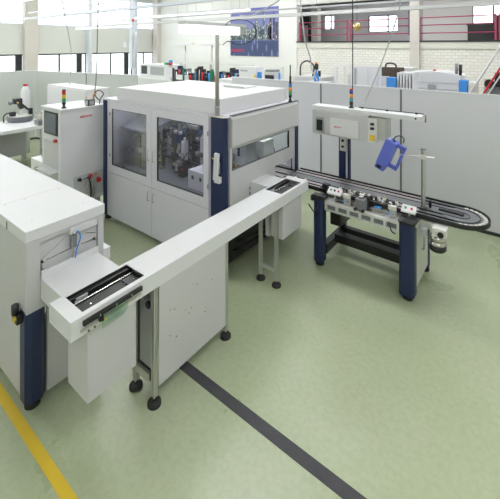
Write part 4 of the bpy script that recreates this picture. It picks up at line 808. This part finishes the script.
single('blue_bin', mb(BLUEL).box(-2.30, -2.12, 7.4, 7.6, 0.0, 2.36, 0.01), 'blue bin tower left of the white ribbed heater', 'bin', (-2.2, 7.5, 0))
T = Thing('ribbed_heater', 'white ribbed radiator stack behind the partition', 'radiator', (-1.95, 7.6, 0)); T.part('stand', mb(GREYW).box(-2.08, -1.8, 7.5, 7.8, 0, 2.0))
for i in range(6): T.part('fin', mb(WHITE).box(-2.11+i*0.055, -2.08+i*0.055, 7.45, 7.85, 2.0, 2.46, 0.003))
T = simple_machine('machine_housing', 'long low white machine with curved lid in front of the brick wall', 'machine', -2.1, -1.15, 8.4, 9.2, 2.2, WHITE); T.part('curved_lid', mb(WHITE).prism([(-2.1, 2.2), (-1.15, 2.2), (-1.15, 2.36), (-1.3, 2.42), (-1.55, 2.44), (-2.1, 2.42)], 8.4, 9.2, axis='Y', bev=0.02)); T.part('vent', mb(GREYBOX).box(-1.75, -1.6, 8.37, 8.386, 2.08, 2.18)); T.part('beacon', mb(RED).cyl((-1.7, 8.8, 2.43), (-1.7, 8.8, 2.47), 0.03, n=12))
single('blue_bin', mb(BLUEL).box(-1.07, -0.93, 7.6, 7.8, 0, 2.36, 0.01), 'bright blue bin beside the long white machine', 'bin', (-1.0, 7.7, 0))
T = simple_machine('machine_housing', 'small beige machine right of the bright blue bin', 'machine', -0.92, -0.80, 7.6, 8.0, 2.33, CREAM, CREAM)
T = Thing('metal_tower', 'small dark pipes standing on the long white machine', 'pipe', (-1.2, 8.6, 2.44)); T.part('pipe', mb(MIDG).cyl((-1.25, 8.6, 2.405), (-1.25, 8.6, 2.62), 0.03, n=12)); T.part('pipe', mb(BLACK).cyl((-1.18, 8.6, 2.38), (-1.18, 8.6, 2.6), 0.03, n=12))
T = Thing('machine_tool', 'dark machine tool peeking over the partition at the right photo edge', 'machine', (-0.3, 8.2, 0)); T.part('body', mb(MIDG).box(-0.62, 0.3, 7.95, 8.6, 0, 2.25, 0.02)); T.part('head', mb(BLACK).box(-0.55, -0.2, 7.9, 8.2, 2.25, 2.5, 0.03)); T.part('arm', mb(BEIGE).box(-0.72, -0.6, 8.0, 8.2, 0, 2.38, 0.02)); T.part('wheel', mb(BLACK).cyl((-0.62, 7.85, 2.3), (-0.62, 7.89, 2.3), 0.08, n=20))
single('slanting_pole', mb(RED).tube([(-1.82, 7.5, 0.01), (-0.47, 7.5, 2.55), (0.2, 7.5, 3.9)], 0.016), 'slanting red pole rising over the partition at the right edge', 'pole', (-0.75, 7.5, 2.0))
single('slanting_pole', mb(WHITE).tube([(-2.04, 7.45, 0.01), (-0.50, 7.45, 2.85), (0.12, 7.45, 4.0)], 0.02), 'slanting white pole left of the red one', 'pole', (-0.95, 7.5, 2.0))
single('slanting_pole', mb(WHITE).tube([(-1.76, 7.56, 0.01), (-0.40, 7.56, 2.55), (0.26, 7.56, 3.9)], 0.012), 'slanting thin white pole touching the red one', 'pole', (-0.69, 7.6, 2.0))

# poster of a city skyline at night
T = Thing('wall_poster', 'large printed photograph of a city skyline at night on the white back wall', 'poster', (-12.1, YB-0.03, 3.7))
X0, X1_, Z0, Z1 = -13.72, -10.45, 2.40, 5.02
sky = bpy.data.materials.new('poster_sky'); sky.use_nodes = True; nt = sky.node_tree; b_ = nt.nodes['Principled BSDF']
tc = nt.nodes.new('ShaderNodeTexCoord'); sx = nt.nodes.new('ShaderNodeSeparateXYZ'); mr = nt.nodes.new('ShaderNodeMapRange'); mr.inputs['From Min'].default_value = -1.3; mr.inputs['From Max'].default_value = 1.3
cr_ = nt.nodes.new('ShaderNodeValToRGB'); cr_.color_ramp.elements[0].color = (0.07, 0.10, 0.20, 1); cr_.color_ramp.elements[1].color = (0.13, 0.14, 0.42, 1)
e_ = cr_.color_ramp.elements.new(0.45); e_.color = (0.24, 0.26, 0.45, 1)
nt.links.new(tc.outputs['Object'], sx.inputs[0]); nt.links.new(sx.outputs['Z'], mr.inputs['Value']); nt.links.new(mr.outputs['Result'], cr_.inputs['Fac']); nt.links.new(cr_.outputs['Color'], b_.inputs['Base Color']); b_.inputs['Roughness'].default_value = 0.5
pr = T.part('print', mb(sky).box(X0, X1_, YB-0.04, YB-0.015, Z0, Z1))
LIT = lattice_mat('skyline_lights', (0.10, 0.13, 0.16), (0.55, 0.62, 0.45), 9, 7, 0.25); LIT2 = lattice_mat('skyline_warm', (0.06, 0.06, 0.10), (0.7, 0.5, 0.35), 8, 6, 0.2)
rr = random.Random(5); hs = [(0.0, 0.25), (0.12, 0.5), (0.3, 0.7), (0.5, 0.55), (0.62, 0.9), (0.85, 0.65), (1.0, 0.75), (1.2, 0.5), (1.35, 0.6), (1.6, 0.8), (1.75, 1.05), (1.95, 0.75), (2.1, 0.55), (2.25, 1.45), (2.45, 0.8), (2.6, 0.7), (2.7, 1.15), (2.9, 1.35), (3.05, 0.9)]
for i, (dx, h) in enumerate(hs):
    x = X0+0.02+dx; b = mb(LIT2 if dx > 2.5 else LIT); wd = 0.13 if h > 1 else 0.2
    b.box(x, min(x+wd, X1_-0.02), YB-0.045, YB-0.041, 3.28, 3.30+h)
    if h > 1: b.box(x+wd*0.35, x+wd*0.6, YB-0.045, YB-0.041, 3.30+h, 3.45+h)
    T.part('skyline_building', b, pr)
T.part('water', mb(lattice_mat('water_print', (0.05, 0.07, 0.17), (0.22, 0.26, 0.5), 5, 1.2, 0.15)).box(X0, X1_, YB-0.044, YB-0.041, Z0, 3.25), pr)
text_part(T, 'logo', 'MIKRON', 0.22, (X0+0.12, YB-0.047, 2.62), FACE_MY, LOGO, pr)

# ------------------------------------------------------------------ overhead services
def tray(name, label, cat, p0, p1, w_, h, m, hang):
    T = Thing(name, label, cat, p0)
    p0 = V(p0); p1 = V(p1); u = (p1-p0).normalized(); n_ = V((-u.y, u.x, 0))
    q = [p0-n_*w_/2, p1-n_*w_/2, p1+n_*w_/2, p0+n_*w_/2]
    T.part('channel', mb(m).prism([(v.x, v.y) for v in q], p0.z, p0.z+h))
    k_ = int((p1-p0).length/3)+1
    for i in range(k_):
        c = p0+u*(0.5+i*3.0)
        T.part('hanger', mb(m).cyl((c.x, c.y, p0.z+h), (c.x, c.y, ZC-0.002), 0.008, n=8))
    return T
tray('cable_tray', 'pale suspended cable tray crossing the upper left below the skylight band', 'cable tray', (-19.0, 6.0, 3.98), (5, 6.0, 3.98), 0.12, 0.07, TRAYM, 1)
tray('cable_tray', 'pale suspended cable tray crossing in front of the gallery', 'cable tray', (-18.5, 10.5, 3.95), (6, 10.5, 3.95), 0.2, 0.10, GREYW, 1)
tray('conduit_pipe', 'thin suspended pipe above the gallery cable tray', 'pipe', (-18.5, 11.6, 4.3), (6, 11.6, 4.3), 0.06, 0.06, GREYBOX, 1)
tray('conduit_pipe', 'thin suspended pipe crossing the upper left corner', 'pipe', (-19.5, 7.6, 4.55), (5, 7.6, 4.55), 0.05, 0.05, TRAYM, 1)
HL = None
for (x0, x1, y, z, lab) in ((-17.5, -11.0, 12.0, 4.42, 'long suspended luminaire in front of the white back wall'), (-16.8, -12.6, 8.6, 3.72, 'suspended luminaire in front of the left windows'), (-10.5, -7.2, 9.3, 4.1, 'suspended luminaire above the poster'), (-17.0, -9.0, 5.2, 4.5, 'suspended luminaire at upper left')):
    T = Thing('suspended_luminaire', lab, 'lamp', ((x0+x1)/2, y, z)); h_ = T.part('housing', mb(WHITE).box(x0, x1, y-0.09, y+0.09, z+0.05, z+0.11, 0.004)); T.part('diffuser', mb(LAMP).box(x0+0.02, x1-0.02, y-0.08, y+0.08, z, z+0.05))
    for x in (x0+0.4, x1-0.4): T.part('hanger', mb(GREYBOX).cyl((x, y, z+0.11), (x, y, ZC-0.002), 0.006, n=6))
# hanging drop structure at the corner by the window wall
T = Thing('supply_drop', 'pale blue vertical supply duct hanging beside the last window', 'duct', (-13.5, 9.3, 2.0)); T.part('duct', mb(TRAYM).box(-13.65, -13.45, 9.25, 9.4, 2.0, ZC-0.002)); T.part('side_pipe', mb(GREYW).cyl((-13.25, 9.3, 2.0), (-13.25, 9.3, 3.6), 0.03, n=10)); T.part('red_lamp', mb(RED).cyl((-13.3, 9.2, 3.98), (-13.3, 9.2, 4.08), 0.05, n=12)); T.part('box', mb(WHITE).box(-14.1, -13.85, 9.25, 9.4, 2.9, 3.15))
# hanging globe
T = Thing('globe_lamp', 'brass coloured globe hanging before the gallery railing', 'lamp', (-4.7, 12.0, 3.4)); T.part('globe', mb(BRASS).ellipsoid((-4.7, 12.0, 3.61), 0.15, 0.15, 0.15)); T.part('cord', mb(BLACK).cyl((-4.7, 12.0, 3.75), (-4.7, 12.0, ZC-0.002), 0.008, n=8))
# hanging cables
def cable(label, pts, r, m): single('hanging_cable', mb(m).tube(cr(pts, 8), r), label, 'cable', tuple(pts[-1]))
cable('black cable hanging straight down to the console signal light', [(-2.11, 5.22, ZC-0.002), (-2.11, 5.22, 4.0), (-2.11, 5.22, 2.10)], 0.008, BLACK)
cable('grey cable slanting from the ceiling down to the console', [(-0.9, 5.6, ZC-0.002), (-1.5, 5.6, 3.75), (-1.75, 5.6, 2.9), (-1.95, 5.4, 2.25), (-2.0, 5.2, 2.09)], 0.010, GREYBOX)
cable('white cable hanging left of the gallery railing', [(-3.6, 5.6, ZC-0.002), (-3.22, 5.6, 3.8), (-3.12, 5.6, 3.1), (-3.5, 6.5, 2.75), (-3.95, 7.4, 2.45), (-3.95, 7.7, 2.155)], 0.012, GREYW)
cable('long thin grey cable sagging to the white storage cabinet', [(-11.2, 5.0, ZC-0.002), (-10.6, 5.0, 4.28), (-10.1, 5.0, 2.9), (-9.55, 4.7, 1.985)], 0.014, GREYBOX)
cable('dark cable hanging down to the control cabinet top', [(-6.3, 3.7, ZC-0.002), (-6.25, 3.6, 4.0), (-6.15, 3.5, 2.5), (-6.12, 3.42, 1.958)], 0.010, mat('taupe_cable', (0.25, 0.23, 0.19), 0.5))
cable('dark cable swooping from the ceiling above the poster', [(-3.0, 5.0, 4.6), (-3.15, 5.0, 3.85), (-3.5, 5.0, 3.62), (-3.9, 5.1, 3.52), (-4.4, 5.4, 3.56)], 0.012, GREYBOX)

# ------------------------------------------------------------------ ceiling luminaires (real lamps, out of frame)
cl = None; i = 0
for yy in (-2.5, 1.6, 5.6, 9.6, 13.4):
    for xx in (-16.0, -10.0, -4.5, 1.5):
        if (xx, yy) in ((-4.5, -2.5), (-4.5, 1.6)): continue
        loc = (xx, yy, ZC-0.12)
        lab = 'ceiling panel lamp in row %s, %s' % ({-2.5: 'nearest the front wall', 1.6: 'above the camera side', 5.6: 'above the machines', 9.6: 'beyond the partition', 13.4: 'next to the back wall'}[yy], {-16.0: 'by the window wall', -10.0: 'left of centre', -4.5: 'right of centre', 1.5: 'rightmost of its row'}[xx])
        if cl is None:
            cl = Thing('ceiling_lamp', lab, 'lamp', loc, 'ceiling panel lamps')
            cl.part('housing', mb(WHITE).box(xx-1.35, xx+1.35, yy-0.35, yy+0.35, ZC-0.06, ZC-0.001)); cl.part('diffuser', mb(CLAMP).box(xx-1.3, xx+1.3, yy-0.3, yy+0.3, ZC-0.10, ZC-0.06))
        else: copy_tree(cl.o, loc, lab)

gl = None  # fill lights added to brighten the gallery, no known fixtures there
for xx, where in ((-8.0, 'over the left gallery bay'), (-5.2, 'over the middle gallery bay'), (-2.4, 'over the right gallery bay'), (1.0, 'beyond the right photo edge')):
    loc = (xx, 18.0, ZC-0.12)
    if gl is None:
        gl = Thing('gallery_fill_light', 'added gallery fill light '+where, 'lamp', loc, 'added gallery fill lights')
        gl.part('housing', mb(WHITE).box(xx-0.7, xx+0.7, 17.8, 18.2, ZC-0.06, ZC-0.001)); gl.part('diffuser', mb(GFILL).box(xx-0.66, xx+0.66, 17.84, 18.16, ZC-0.10, ZC-0.06))
    else: copy_tree(gl.o, loc, 'added gallery fill light '+where)

# ------------------------------------------------------------------ world: overcast daylight outside
wd = bpy.data.worlds.new('world'); S.world = wd; wd.use_nodes = True; nt = wd.node_tree
bg = nt.nodes['Background']; bg.inputs['Color'].default_value = (0.94, 0.97, 1.0, 1); bg.inputs['Strength'].default_value = 3.0
S.view_settings.view_transform = 'Standard'; S.view_settings.look = 'None'; S.view_settings.gamma = 1.0; S.view_settings.exposure = 0.1
try: S.view_settings.use_curve_mapping = False
except Exception: pass
S.cycles.max_bounces = 8; S.cycles.transparent_max_bounces = 12; S.cycles.diffuse_bounces = 5
S.cycles.sample_clamp_indirect = 4.0; S.cycles.use_denoising = True
